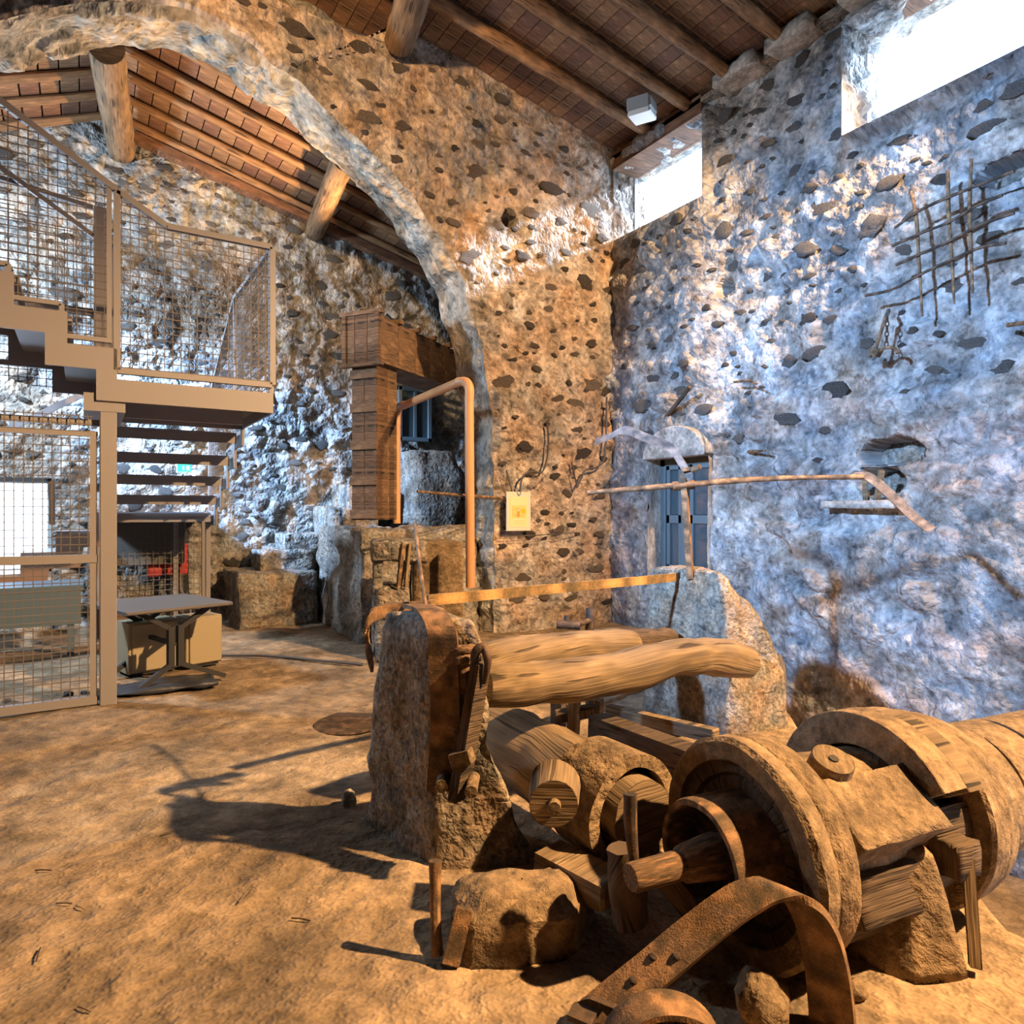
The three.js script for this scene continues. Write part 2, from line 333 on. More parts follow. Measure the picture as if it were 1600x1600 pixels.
// --- rubble masonry: relief and tone at a point of a wall (metres)
function rubble(a, b, seed, { cw = 0.26, ch = 0.17, presence = 0.5, mortar = [0.5, 0.44, 0.37], stone = [0.24, 0.2, 0.17], patch = [0.6, 0.55, 0.48], amp = 0.03 } = {}) {
  const wx = a + fbm2(a * 2.2, b * 2.2, seed, 2) * 0.14, wy = b + fbm2(a * 2.2 + 7, b * 2.2, seed + 3, 2) * 0.1;
  const [d1, d2, ci, cj] = worley(wx / cw, wy / ch, seed);
  const r = hash(ci, cj, 5, seed), here = r < presence + fbm2(a * 0.7, b * 0.7, seed + 9, 2) * 0.7 ? 1 : 0;
  const body = step(0.06, 0.3, d2 - d1) * here, k = hash(ci, cj, 6, seed);
  const fine = fbm2(a * 7, b * 7, seed + 20, 4), big = fbm2(a * 0.9, b * 0.9, seed + 30, 3), mid = fbm2(a * 3, b * 3, seed + 33, 3);
  const h = amp * (body * (0.5 + k) + fine * 1.5 + mid * 1.2) + big * 0.05;
  const pt = step(-0.05, 0.22, fbm2(a * 1.3, b * 1.3, seed + 40, 4));
  const tone = 1 + fine * 0.4, c = [0, 1, 2].map((i) => mix(mix(mortar[i], patch[i], pt), stone[i] * (0.6 + k * 0.9), body * 0.62) * tone);
  return [h, c.map((x) => clamp(x, 0.03, 0.85)), here, k];
}
const stoneGeos = [];
for (let k = 0; k < 7; k++) {
  let g = new THREE.IcosahedronGeometry(1, 1); g.deleteAttribute('uv'); g.deleteAttribute('normal'); g = mergeVertices(g, 1e-3);
  const p = g.attributes.position;
  for (let i = 0; i < p.count; i++) {
    let x = p.getX(i), y = p.getY(i), z = p.getZ(i); const w = 1 + fbm3(x * 1.6 + k * 9, y * 1.6, z * 1.6, 70 + k, 2) * 1.0;
    x = Math.sign(x) * Math.pow(Math.abs(x), 0.75) * w; y = Math.sign(y) * Math.pow(Math.abs(y), 0.75) * w; z = Math.sign(z) * Math.pow(Math.abs(z), 0.6) * w;
    p.setXYZ(i, x, y, z);
  }
  g.computeVertexNormals(); stoneGeos.push(triplanar(g));
}
function setStones(parent, count, place, tones, sizes = [0.07, 0.17]) {       // place() -> [point on the wall, outward normal] or null
  let made = 0, tries = 0; const spots = [];
  while (made < count && tries++ < count * 12) {
    const q = place(); if (!q) continue;
    const w = mix(sizes[0], sizes[1], Math.pow(rnd(), 1.7)), h = w * mix(0.45, 0.75, rnd());
    if (spots.some((s) => Math.abs(s[0].x - q[0].x) + Math.abs(s[0].z - q[0].z) < (s[1] + w) * 0.8 && Math.abs(s[0].y - q[0].y) < (s[2] + h) * 0.9)) continue;
    spots.push([q[0], w, h]);
    const o = part('stone', stoneGeos[Math.floor(rnd() * 7)], M.stoneDark[tones[Math.floor(rnd() * tones.length)]], parent);
    o.position.copy(q[0]); o.lookAt(q[0].clone().add(q[1])); o.rotateZ((rnd() - 0.5) * 0.5);
    o.scale.set(w / 2, h / 2, 0.02 + rnd() * 0.012); made++;
  }
}

// --- floor of trodden earth
function floorHeight(u, v) {
  let h = fbm2(u * 0.6, v * 0.6, 301, 3) * 0.05 + fbm2(u * 3, v * 3, 302, 3) * 0.014 + fbm2(u * 11, v * 11, 303, 2) * 0.007;
  const d = Math.hypot((u - 1.0) / 0.55, (v - 2.75) / 0.5); h += 0.03 * Math.exp(-d * d);
  const edge = u - (2.5 + Math.max(0, v - 1.0) * 0.75) + fbm2(u * 2, v * 2, 305, 3) * 0.12, pit = step(0, 0.2, edge) * step(4.0, 3.85, v);   // sunken bay between the drum and the long wall
  return h * step(0.2, 1.2, v) - 0.012 - 1.2 * pit;
}
{
  const earth = (u, v) => {
    const n = fbm2(u * 1.1, v * 1.1, 311, 4), f = fbm2(u * 9, v * 9, 312, 3);
    let c = [0.42, 0.315, 0.21].map((x, i) => x * (1 + n * 0.25 + f * 0.2));
    const pave = step(0.02, -0.04, Math.abs(u - 0.35) - 0.95) * step(0.02, -0.04, Math.abs(v - 3.9) - 0.75);      // worn paving showing through the dust
    const worn = pave * step(-0.1, 0.15, fbm2(u * 2.2, v * 2.2, 315, 4));
    c = c.map((x, i) => mix(x, [0.55, 0.45, 0.34][i] * (1 + f * 0.3), worn * 0.8));
    return c;
  };
  const strip = (u0, u1, v0, v1, st) => grid(Math.ceil((u1 - u0) / st), Math.ceil((v1 - v0) / st), (s, t) => { const u = mix(u0, u1, s), v = mix(v0, v1, t); return [P(u, floorHeight(u, v), v), u, v, earth(u, v)]; });
  const fl = structGroup('floor', 'trodden brown earth floor of the old mill', 'floor');
  part('ground', strip(-1.2, 6.0, 0.6, 5.6, 0.028), M.floor, fl);
  const low = (g) => g.translate(0, -0.012, 0);
  part('ground', low(strip(-4.1, 6.0, 5.45, 9.4, 0.05)), M.floor, fl);
  part('ground', low(strip(-4.1, 6.0, -2.1, 0.75, 0.08)), M.floor, fl);
  part('ground', low(strip(-4.1, -1.05, 0.6, 5.6, 0.08)), M.floor, fl);
  part('footing', box(10.4, 0.2, 11.8, 0.95, -1.5, -3.65), M.masonry, fl);
}

// --- middle wall with the great arch (face at VA, back at VB)
const TAN = { presence: 0.2, mortar: [0.46, 0.365, 0.295], stone: [0.31, 0.235, 0.185], patch: [0.53, 0.44, 0.375], amp: 0.026 };
const ARCH = [[3.80, -0.1], [3.80, 0.6], [3.78, 1.6], [3.765, 2.41], [3.66, 3.0], [3.505, 3.5], [3.32, 3.914], [3.02, 4.33], [2.537, 4.765], [1.973, 5.10], [1.57, 5.36], [0.74, 5.6], [0.0, 5.36], [-0.6, 4.97], [-1.1, 4.6], [-1.6, 4.2], [-2.0, 3.5], [-2.25, 2.4], [-2.3, 0]];
const archCurve = new THREE.SplineCurve(ARCH.map(([a, b]) => new THREE.Vector2(a, b)));
const archPoint = (t) => { const p = archCurve.getPointAt(t), j = fbm2(p.x * 4, p.y * 4, 401, 3) * 0.06; return [p.x + j * 0.8, p.y + j * 0.6]; };
let archCrown = 0.5; while (archCurve.getPointAt(archCrown).x > 0.74) archCrown += 0.002; while (archCurve.getPointAt(archCrown).x < 0.74) archCrown -= 0.002;
function archOuter(t) {                                        // outer outline of the wall face, paired with the arch curve
  const K = 0.34, K2 = 0.9, top = (u) => [u, u > 2.62 ? 6.2 - (u - 2.62) * 0.172 : 5.95];
  if (t < K) return [6.0, mix(-0.1, 5.62, t / K)];
  if (t < archCrown) return top(mix(6.0, 0.74, (t - K) / (archCrown - K)));
  if (t < K2) return top(mix(0.74, -4.1, (t - archCrown) / (K2 - archCrown)));
  return [-4.1, mix(5.95, 0, (t - K2) / (1 - K2))];
}
{
  const w = structGroup('wall_middle', 'rubble stone wall pierced by a wide round arch', 'wall');
  const NT = 520, NS = 110;
  const face = grid(NS, NT, (s, t) => {
    const a = archPoint(t), b = archOuter(t), q = Math.pow(s, 1.05), u = mix(a[0], b[0], q), y = mix(a[1], b[1], q);
    const [h, c] = rubble(u, y, 11, TAN); const e = step(0, 0.05, s);
    const hole = step(0.085, 0.05, Math.hypot((u - 3.98) / 1.1, y - 4.54));                                  // putlog hole
    return [P(u, y, VA - h * e + (1 - e) * 0.03 + hole * 0.35), u, y, c];
  });
  part('face', face, M.wall, w);
  const soffit = grid(26, NT, (s, t) => {
    const a = archPoint(t); let nx = 0.75 - a[0], ny = Math.min(0, 3.2 - a[1]); const l = Math.hypot(nx, ny) || 1; nx /= l; ny /= l;   // towards the opening
    const e = Math.min(step(0, 0.12, s), step(0, 0.1, 1 - s)), [h, c] = rubble(t * 11, s * 0.65, 21, { presence: 0.55, cw: 0.2, ch: 0.24, mortar: [0.46, 0.43, 0.38], stone: [0.27, 0.25, 0.22], patch: [0.55, 0.52, 0.47], amp: 0.035 });
    const v = mix(VA + 0.03, VB, s);
    const q = Math.max(0, h + 0.03) * e; return [P(a[0] + nx * q, a[1] + ny * q, v), t * 11, v, c];
  });
  part('soffit', soffit, M.wall, w);
  part('back_face', grid(10, NT, (s, t) => { const a = archPoint(t), b = archOuter(t), u = mix(a[0], b[0], s), y = mix(a[1], b[1], s), [h, c] = rubble(u, y, 31, TAN); return [P(u, y, VB), u, y, c]; }), M.wall, w);
  // set-back masonry above the arch, up to the boards
  part('upper_face', grid(150, 30, (s, t) => { const u = mix(-4.1, 2.95, s), y = mix(5.85, 6.95, t), [h, c] = rubble(u, y, 41, { ...TAN, mortar: [0.33, 0.3, 0.27], patch: [0.4, 0.36, 0.32] }); return [P(u, y, VA + 0.4 - h), u, y, c]; }), M.wall, w);
  part('ledge', grid(150, 14, (s, t) => { const u = mix(-4.1, 2.66, s), v = mix(VA, VA + 0.42, t), [h, c] = rubble(u, v, 42, TAN); return [P(u, 5.95 + h * 0.6 * Math.min(1, t * 6), v), u, v, c]; }), M.wall, w);
  const inFace = (u, y) => { for (let k = 0; k < ARCH.length - 1; k++) { const a = ARCH[k], b = ARCH[k + 1]; if ((y >= Math.min(a[1], b[1]) && y < Math.max(a[1], b[1]) && u > 0.7)) { const uu = mix(a[0], b[0], (y - a[1]) / (b[1] - a[1])); return u > uu + 0.1; } } return u > 0.5 && y > 5.75; };
  setStones(w, 170, () => { const u = mix(0.4, 5.38, rnd()), y = mix(0.2, 5.9, rnd()); if (!inFace(u, y) || (u < 2.6 && y > 5.85)) return null; if (y > 6.05 - (u - 2.62) * 0.172) return null; return [P(u, y, VA - rubble(u, y, 11, TAN)[0] + 0.004), V3(0, 0, 1)]; }, [0, 1, 1, 2, 2, 2, 3, 3, 3], [0.06, 0.3]);
}

// --- long wall with the high windows (inner face at UR, outer at 6.0)
const WA = { v0: 4.98, v1: 6.38, y0: 4.6, y1: 5.47 }, WB = { v0: 2.05, v1: 3.43, y0: 4.5, y1: 5.45 }, WC = { v0: 4.86, v1: 5.74, y0: 0.55, y1: 2.2 };
const LIME = { presence: 0.3, cw: 0.3, ch: 0.2, mortar: [0.46, 0.45, 0.44], stone: [0.3, 0.28, 0.27], patch: [0.62, 0.6, 0.58], amp: 0.036 };
const openings = [WA, WB, WC];
const inOpening = (v, y, m = 0) => openings.some((o) => v > o.v0 - m && v < o.v1 + m && y > o.y0 - m && y < o.y1 + m && (o !== WC || y < 1.9 + m || Math.hypot((v - 5.3) / 0.44, (y - 1.9) / 0.3) < 1 + m));
const HOLES = [[1555, 255, 0.2, 0.085, 0.4], [1372, 705, 0.26, 0.1, 0.4], [1365, 752, 0.18, 0.12, 0.4], [1118, 447, 0.07, 0.09, 0.2], [1460, 190, 0.001, 0.001, 0]].map(([x, y, a, b, d]) => { const p = atU(x, y, UR); return [-p.z, p.y, a, b, d]; });
const LEDGES = [[2.35, 0.07], [1.72, 0.05], [1.24, 0.06]];     // courses where the render breaks back
function limeWall(v, y) {
  let [h, c] = rubble(v, y, 51, { ...LIME, presence: 0.02 + 0.42 * step(2.4, 4.2, y) });
  for (const [ly, d] of LEDGES) h -= d * step(-0.05, 0.02, y - ly - fbm2(v * 1.5, ly, 61, 3) * 0.22) * step(5.2, 4.6, v);
  for (const [hv, hy, a, b, d] of HOLES) { const q = Math.hypot((v - hv) / a, (y - hy) / b) + fbm2(v * 6, y * 6, 66, 2) * 0.3; h -= d * step(1.08, 0.9, q); }
  const pink = step(0.08, 0.2, fbm2(v * 0.8, y * 3.2, 63, 3)) * step(2.8, 2.2, y);                                  // pinkish streaks of older plaster
  c = c.map((x, i) => mix(x, [0.62, 0.5, 0.45][i], pink * 0.6));
  const soot = step(0.12, 0.3, fbm2(v * 0.9 + 3, y * 1.1, 64, 3)); c = c.map((x) => x * (1 - soot * 0.3));
  return [h, c];
}
{
  const w = structGroup('wall_right', 'tall lime-washed rubble wall with high windows', 'wall');
  const st = 0.026, y1 = 5.6;
  const cell = (lo, hi) => Math.max(1, Math.ceil((hi - lo) / st));
  const vs = [VN, WB.v0, WB.v1, WC.v0, WA.v0, WC.v1, WA.v1, 6.5], ys = [-1.35, WC.y0, 1.9, WC.y1, WB.y0, WA.y0, WB.y1, WA.y1, y1];
  const geos = [];
  const pt = (v, y) => {
    const [h, c] = limeWall(v, y);
    let e = 1; for (const o of [WA, WB]) { const q = Math.max(o.v0 - v, v - o.v1, o.y0 - y, y - o.y1); e = Math.min(e, step(0, 0.08, Math.abs(q))); }
    return [P(UR - h * e + (1 - e) * 0.02, y, v), v, y, c];
  };
  for (let a = 0; a < vs.length - 1; a++) for (let b = 0; b < ys.length - 1; b++) {
    const v0 = vs[a], v1 = vs[a + 1], t0 = ys[b], t1 = ys[b + 1], mv = (v0 + v1) / 2, my = (t0 + t1) / 2;
    if ([WA, WB].some((o) => mv > o.v0 && mv < o.v1 && my > o.y0 && my < o.y1)) continue;
    if (mv > WC.v0 && mv < WC.v1 && my > WC.y0 && my < 1.9) continue;
    if (mv > WC.v0 && mv < WC.v1 && my > 1.9 && my < WC.y1) {  // above the arched niche: rows from the arch line up
      geos.push(grid(cell(v0, v1), 10, (s, t) => { const v = mix(v0, v1, s), base = 1.9 + 0.3 * Math.sqrt(Math.max(0, 1 - ((v - 5.3) / 0.44) ** 2)); return pt(v, mix(base, t1, t)); }));
      continue;
    }
    const coarse = v1 < 1 ? 4 : 1;
    geos.push(grid(Math.ceil(cell(v0, v1) / coarse), Math.ceil(cell(t0, t1) / coarse), (s, t) => pt(mix(v0, v1, s), mix(t0, t1, t))));
  }
  const flat = geos.map((g) => g.toNonIndexed()), m = mergeGeometries(flat); m.deleteAttribute('normal');
  const welded = mergeVertices(m, 1e-4); welded.computeVertexNormals();
  const ix = welded.index.array; for (let i = 0; i < ix.length; i += 3) { const t = ix[i]; ix[i] = ix[i + 1]; ix[i + 1] = t; } welded.computeVertexNormals();
  part('face', welded, M.wall, w);
  // reveals of the two high windows: jambs, sill and head
  const reveal = (o, side) => grid(side === 'jamb0' || side === 'jamb1' ? Math.ceil(0.36 / 0.03) : Math.ceil((o.v1 - o.v0) / 0.04), side.startsWith('jamb') ? Math.ceil((o.y1 - o.y0) / 0.03) : Math.ceil(0.36 / 0.03), (s, t) => {
    let u, v, y, n;
    if (side.startsWith('jamb')) { u = mix(UR + 0.02, 5.98, s); y = mix(o.y0, o.y1, t); v = side === 'jamb0' ? o.v0 : o.v1; n = side === 'jamb0' ? 1 : -1; const [h, c] = rubble(u, y, 81, LIME); const e = Math.min(step(0, 0.15, s), step(0, 0.1, t)); return [P(u, y, v + n * h * e), u, y, c]; }
    u = mix(UR + 0.02, 5.98, t); v = mix(o.v0, o.v1, s); y = side === 'sill' ? o.y0 : o.y1; const [h, c] = rubble(u, v, 82, LIME), e = step(0, 0.2, t);
    return [P(u, y + (side === 'sill' ? 1 : -1) * (h * e * 1.2), v), u, v, c];
  });
  for (const o of [WA, WB]) for (const side of ['jamb0', 'jamb1', 'sill', 'head']) if (!(o === WA && side === 'jamb1')) part(side.startsWith('jamb') ? 'jamb' : side === 'sill' ? 'sill' : 'lintel', reveal(o, side), M.wall, w);
  // thickness: outer leaf with the same openings
  const solid = [];
  const blockOut = (v0, v1, a, b, u0 = 5.86, u1 = 6.0) => solid.push(box(u1 - u0, b - a, v1 - v0, (u0 + u1) / 2, (a + b) / 2, -(v0 + v1) / 2));
  blockOut(VN - 0.2, 6.5, -1.4, WB.y0); blockOut(VN - 0.2, WB.v0, WB.y0, 5.7); blockOut(WB.v1, WA.v0, WB.y0, 5.7); blockOut(WA.v0, 6.5, WB.y0, WA.y0); blockOut(WB.v0, WB.v1, WB.y1, 5.7); blockOut(WA.v0, 6.5, WA.y1, 5.7);
  part('outer_leaf', solid, M.masonry, w);
  part('wall_head', box(0.5, 0.05, 8.7, 5.7, 5.6, -2.2), M.masonry, w);
  for (const [v, L] of [[4.5, 0.5], [3.9, 0.45], [3.2, 0.4]]) part('capping_slab', rough(new THREE.BoxGeometry(0.3, 0.12, L, 4, 2, 5).translate(UR + 0.06, 5.62, -v), 0.012, 6, 9), M.limestone, w);
  setStones(w, 210, () => { const v = mix(0.9, 6.2, rnd()), y = mix(1.4, 5.5, Math.pow(rnd(), 0.4)); if (inOpening(v, y, 0.12) || HOLES.some((q) => Math.hypot(v - q[0], y - q[1]) < q[2] + 0.12)) return null; const [h] = limeWall(v, y); return [P(UR - h + 0.004, y, v), V3(-1, 0, 0)]; }, [4, 5, 5, 6, 6, 6], [0.06, 0.26]);
}
function glazed(name, label, frame, glass, w, h, bars = []) {   // window in its own x-y plane, centred on its foot
  const o = structGroup(name, label, 'window'), t = 0.06;
  part('frame', [box(w, t, 0.06, 0, t / 2, 0, 0.006), box(w, t, 0.06, 0, h - t / 2, 0, 0.006), box(t, h, 0.06, -w / 2 + t / 2, h / 2, 0, 0.006), box(t, h, 0.06, w / 2 - t / 2, h / 2, 0, 0.006)], frame, o);
  for (const g of bars) part('glazing_bar', g, frame, o);
  part('pane', box(w - t, h - t, 0.006, 0, h / 2, 0), glass, o);
  return o;
}
{
  const a = glazed('window_1', 'small bright high window in the corner under the eaves', M.frameGrey, M.glass, 1.5, 0.96); a.position.copy(P(5.84, 4.56, 5.7)); a.rotation.y = -Math.PI / 2;
  const b = glazed('window_2', 'large bright high window over the lime-washed wall', M.frameGrey, M.glass, 1.46, 1.05); b.position.copy(P(5.84, 4.46, 2.74)); b.rotation.y = -Math.PI / 2;
  // low arched window: white tympanum stone, blue-grey casement with dark panes
  const c = structGroup('window_3', 'blue-grey casement window under a pale half-round stone', 'window');
  const x = UR + 0.02, n = structGroup('window_niche', 'rubble recess round the low casement window', 'niche');
  part('niche_lining', [grid(6, 30, (s, t) => { const [h, q] = rubble(s, t * 1.4, 91, LIME); return [P(mix(UR - 0.02, UR + 0.3, s), mix(0.5, 1.92, t), WC.v0 - 0.0 + h * 0.3), s, t * 1.4, q]; }), grid(6, 30, (s, t) => { const [h, q] = rubble(s, t * 1.4, 92, LIME); return [P(mix(UR - 0.02, UR + 0.3, s), mix(0.5, 1.92, t), WC.v1 - h * 0.3), s, t * 1.4, q]; })], M.limestone, n);
  part('sill', rough(new THREE.BoxGeometry(0.42, 0.1, 0.98, 6, 2, 12).translate(UR + 0.15, 0.52, -5.3), 0.01, 5, 3), M.limestone, n);
  part('niche_back', box(0.05, 1.9, 1.1, UR + 0.34, 1.3, -5.3), M.darkMasonry, n);
  const half = new THREE.Shape(); half.moveTo(-0.44, 0); half.lineTo(0.44, 0); half.absellipse(0, 0, 0.44, 0.31, 0, Math.PI, false);
  const ty = rough(new THREE.ExtrudeGeometry(half, { depth: 0.16, bevelEnabled: true, bevelSize: 0.012, bevelThickness: 0.012, curveSegments: 20, steps: 3 }), 0.006, 6, 8);
  ty.rotateY(-Math.PI / 2); ty.translate(UR + 0.08, 1.9, -5.3); part('tympanum', ty, M.limestone, c).userData.label = 'pale half-round stone';
  const U = UR + 0.2, y0 = 0.58, y1 = 1.9;
  const fr = (v, w, a, b, d = 0.06) => box(d, b - a, w, U, (a + b) / 2, -v, 0.006), hr = (y, h, v0, v1, d = 0.06) => box(d, h, v1 - v0, U, y, -(v0 + v1) / 2, 0.006);
  part('frame', [fr(WC.v0 + 0.04, 0.08, y0, y1), fr(WC.v1 - 0.04, 0.08, y0, y1), hr(y1 - 0.04, 0.08, WC.v0, WC.v1), hr(y0 + 0.04, 0.08, WC.v0, WC.v1), fr(5.36, 0.1, y0, y1, 0.08)], M.frameBlue, c);
  for (const [a, b] of [[WC.v0 + 0.09, 5.3], [5.42, WC.v1 - 0.09]]) {
    part('sash', [hr(1.8, 0.05, a, b, 0.045), hr(1.22, 0.09, a, b, 0.045), hr(0.68, 0.05, a, b, 0.045), fr(a + 0.025, 0.05, 0.66, 1.82, 0.045), fr(b - 0.025, 0.05, 0.66, 1.82, 0.045)], M.frameBlue, c);
    for (const [p, q] of [[1.27, 1.78], [0.7, 1.18]]) part('pane', box(0.008, q - p, b - a - 0.1, U + 0.01, (p + q) / 2, -(a + b) / 2), M.glassDark, c);
  }
}

// --- back wall of the far room with its gable, bright window and the casement behind the chute
const GREY = { presence: 0.5, cw: 0.24, ch: 0.16, mortar: [0.42, 0.41, 0.39], stone: [0.28, 0.27, 0.26], patch: [0.52, 0.51, 0.49], amp: 0.03 };
const WD = { u0: -1.7, u1: -0.3, y0: 0.62, y1: 1.68 };
{
  const w = structGroup('wall_back', 'grey rubble gable wall of the far room', 'wall');
  const us = [-4.1, WD.u0, WD.u1, 6.0], ys = [-0.1, WD.y0, WD.y1, 5.95], geos = [];
  for (let a = 0; a < 3; a++) for (let b = 0; b < 3; b++) {
    if (a === 1 && b === 1) continue;
    const st = a === 2 ? 0.032 : 0.045;
    geos.push(grid(Math.ceil((us[a + 1] - us[a]) / st), Math.ceil((ys[b + 1] - ys[b]) / st), (s, t) => {
      const u = mix(us[a], us[a + 1], s), y = mix(ys[b], ys[b + 1], t), [h, c] = rubble(u, y, 101, { ...GREY, presence: 0.35 + 0.35 * step(2.2, 3.4, y) });
      const q = Math.max(WD.u0 - u, u - WD.u1, WD.y0 - y, y - WD.y1), e = step(0, 0.08, Math.abs(q));
      return [P(u, y, VF - h * e), u, y, c];
    }).toNonIndexed());
  }
  const m = mergeGeometries(geos); m.deleteAttribute('normal'); const wd = mergeVertices(m, 1e-4); wd.computeVertexNormals(); part('face', wd, M.wall, w);
  const sol = [], b3 = (u0, u1, a, b) => sol.push(box(u1 - u0, b - a, 0.3, (u0 + u1) / 2, (a + b) / 2, -(VF + 0.26)));
  b3(-4.3, WD.u0, -0.1, 6); b3(WD.u1, 6.2, -0.1, 6); b3(WD.u0, WD.u1, -0.1, WD.y0); b3(WD.u0, WD.u1, WD.y1, 6);
  part('outer_leaf', sol, M.limestone, w);
  setStones(w, 280, () => { const u = mix(-0.9, 4.0, rnd()), y = mix(0.3, 5.6, Math.pow(rnd(), 0.7)); if (u < WD.u1 + 0.15 && y > WD.y0 - 0.15 && y < WD.y1 + 0.15) return null; const [h] = rubble(u, y, 101, { ...GREY, presence: 0.35 + 0.35 * step(2.2, 3.4, y) }); return [P(u, y, VF - h + 0.004), V3(0, 0, 1)]; }, [7, 4, 4, 5, 5, 6], [0.07, 0.24]);
  const d = glazed('window_4', 'wide bright low window in the back wall behind the wire gate', M.frameGrey, M.glass, 1.42, 1.08); d.position.copy(P(-1.0, 0.61, VF + 0.2));
  const e = glazed('window_5', 'blue-framed casement window behind the wooden chute', M.frameBlue, M.glassDark, 0.52, 0.78, [box(0.04, 0.7, 0.05, 0, 0.39, 0)]); const p = atV(648, 690, VF - 0.12); e.position.copy(p);
}
// --- closing walls beside and behind the camera
struct('wall_left', box(0.25, 7.4, 12, UL - 0.12, 3.5, -3.6), M.darkMasonry, 'plain rubble wall closing the mill beside the staircase', 'wall');
struct('wall_front', box(10.5, 7.4, 0.25, 0.95, 3.5, -VN + 0.12), M.darkMasonry, 'plain rubble wall closing the mill at its entrance end', 'wall');
struct('wall_far_side', box(0.25, 6.2, 2.4, 6.0, 3.0, -8.2), M.masonry, 'rubble wall closing the far room beyond the chute', 'wall');

// --- roofs: boards laid between round rafters, on thick purlin logs
const nearRoof = (u) => 5.72 + 0.168 * (UR - u), farRoof = (u) => (u > 0.3 ? 5.84 - 0.25 * (u - 0.3) : 5.84 - 0.43 * (0.3 - u));
{
  const c = structGroup('ceiling', 'dark boarded roof on round rafters over the press room', 'ceiling');
  const rv = [5.78, 5.19, 4.6, 3.99, 3.38, 2.77, 2.16, 1.55, 0.9, 0.2, -0.6, -1.4];
  const bays = [6.85, ...rv, -2.1];
  const bw = 0.16, u1 = 5.95, g = {};
  for (let k = 0; k < bays.length - 1; k++) {
    const near = k < 6, len = bays[k] - bays[k + 1];
    if (!near) { for (let u = u1; u > -4.1; u -= 1.02) { const o = part('board', box(1.0, 0.025, len, 0, 0, 0), M.board[k % 4], c); o.position.set(u - 0.51, nearRoof(u - 0.51) + 0.012, -(bays[k] + bays[k + 1]) / 2); o.rotation.z = -Math.atan(0.168); } continue; }
    const geo = (g[len] ??= box(bw - 0.006, 0.022, len - 0.004, 0, 0, 0, 0.003));
    for (let u = u1; u > 1.6; u -= bw) { const o = part('board', geo, M.board[Math.floor(rnd() * 4)], c); o.position.set(u - bw / 2, nearRoof(u - bw / 2) + 0.012 + rnd() * 0.003, -(bays[k] + bays[k + 1]) / 2); o.rotation.z = -Math.atan(0.168); }
    const o = part('board', box(5.8, 0.022, len, 0, 0, 0), M.board[k % 4], c); o.position.set(-1.3, nearRoof(-1.3) + 0.02, -(bays[k] + bays[k + 1]) / 2); o.rotation.z = -Math.atan(0.168);
  }
  for (const v of rv) part('rafter', tube([P(5.46, nearRoof(5.46) - 0.075, v), P(2.6, nearRoof(2.6) - 0.08, v + 0.02), P(-4, nearRoof(-4) - 0.08, v)], [0.062, 0.07, 0.075], { amp: 0.006, seed: 40 + v * 10 | 0, n: 40 }), M.rafter, c);
  part('roof_deck', box(10.6, 0.06, 9.2, 0, 0, 0).rotateZ(-Math.atan(0.168)).translate(0.8, nearRoof(0.8) + 0.075, -2.3), M.oldWood, c);
  part('wall_plate', bar(P(5.66, 5.56, 4.98), P(5.66, 5.56, 6.4), 0.42, 0.2, V3(0, 1, 0), 0.008), M.board[1], c); part('wall_plate', bar(P(5.72, 5.52, 2.05), P(5.72, 5.52, 3.43), 0.26, 0.16, V3(0, 1, 0), 0.008), M.board[1], c);
  const a = atD(624, 66, 6.75), b = a.clone().add(V3(-0.55, 0.02, 2.6));
  part('purlin', tube([a, b], [0.15, 0.16], { amp: 0.01, seed: 77, seg: 20 }), M.purlin, c);

  const f = structGroup('ceiling_far', 'warm lit boarded roof on round rafters over the far room', 'ceiling');
  const fv = [7.2, 7.66, 8.1, 8.55, 9.02], fb = [6.95, ...fv, 9.3];
  const fg = {};
  for (let k = 0; k < fb.length - 1; k++) {
    const len = fb[k + 1] - fb[k], w = 0.17, geo = (fg[len.toFixed(2)] ??= box(w - 0.005, 0.022, len - 0.004, 0, 0, 0, 0.003)), v = (fb[k] + fb[k + 1]) / 2;
    for (let u = 0.3; u < 4.6; u += w) { const o = part('board', geo, M.board[Math.floor(rnd() * 4)], f); o.position.set(u + w / 2, farRoof(u + w / 2) + 0.06 + rnd() * 0.004, -v); o.rotation.z = -Math.atan(0.25); }
    for (let u = 0.3; u > -1.4; u -= w) { const o = part('board', geo, M.board[Math.floor(rnd() * 4)], f); o.position.set(u - w / 2, farRoof(u - w / 2) + 0.06 + rnd() * 0.004, -v); o.rotation.z = Math.atan(0.43); }
  }
  for (const v of fv) for (const [a, b] of [[0.32, 6.0], [0.28, -4.1]]) part('rafter', tube([P(a, farRoof(a), v), P((a + b) / 2, farRoof((a + b) / 2) + 0.01, v + 0.015), P(b, farRoof(b), v)], [0.045, 0.05, 0.047], { amp: 0.006, seed: 90 + v * 10 | 0, n: 30 }), M.rafter, f);
  part('roof_deck', [box(6.0, 0.05, 2.6).rotateZ(-Math.atan(0.25)).translate(3.15, farRoof(3.15) + 0.105, -8.15), box(4.9, 0.05, 2.6).rotateZ(Math.atan(0.43)).translate(-1.9, farRoof(-1.9) + 0.105, -8.15)], M.oldWood, f);
  part('purlin', tube([atV(166, 74, VB + 0.03), atV(190, 236, VF - 0.02)], [0.15, 0.145], { amp: 0.008, seed: 78, seg: 20 }), M.purlin, f);
  part('purlin', tube([atV(537, 248, VB + 0.03), atV(491, 364, VF - 0.02)], [0.125, 0.125], { amp: 0.008, seed: 79, seg: 20 }), M.purlin, f);
  part('wall_plate', bar(P(0.5, farRoof(0.5) - 0.1, 9.12), P(4.6, farRoof(4.6) - 0.1, 9.12), 0.14, 0.1), M.board[1], f);
}
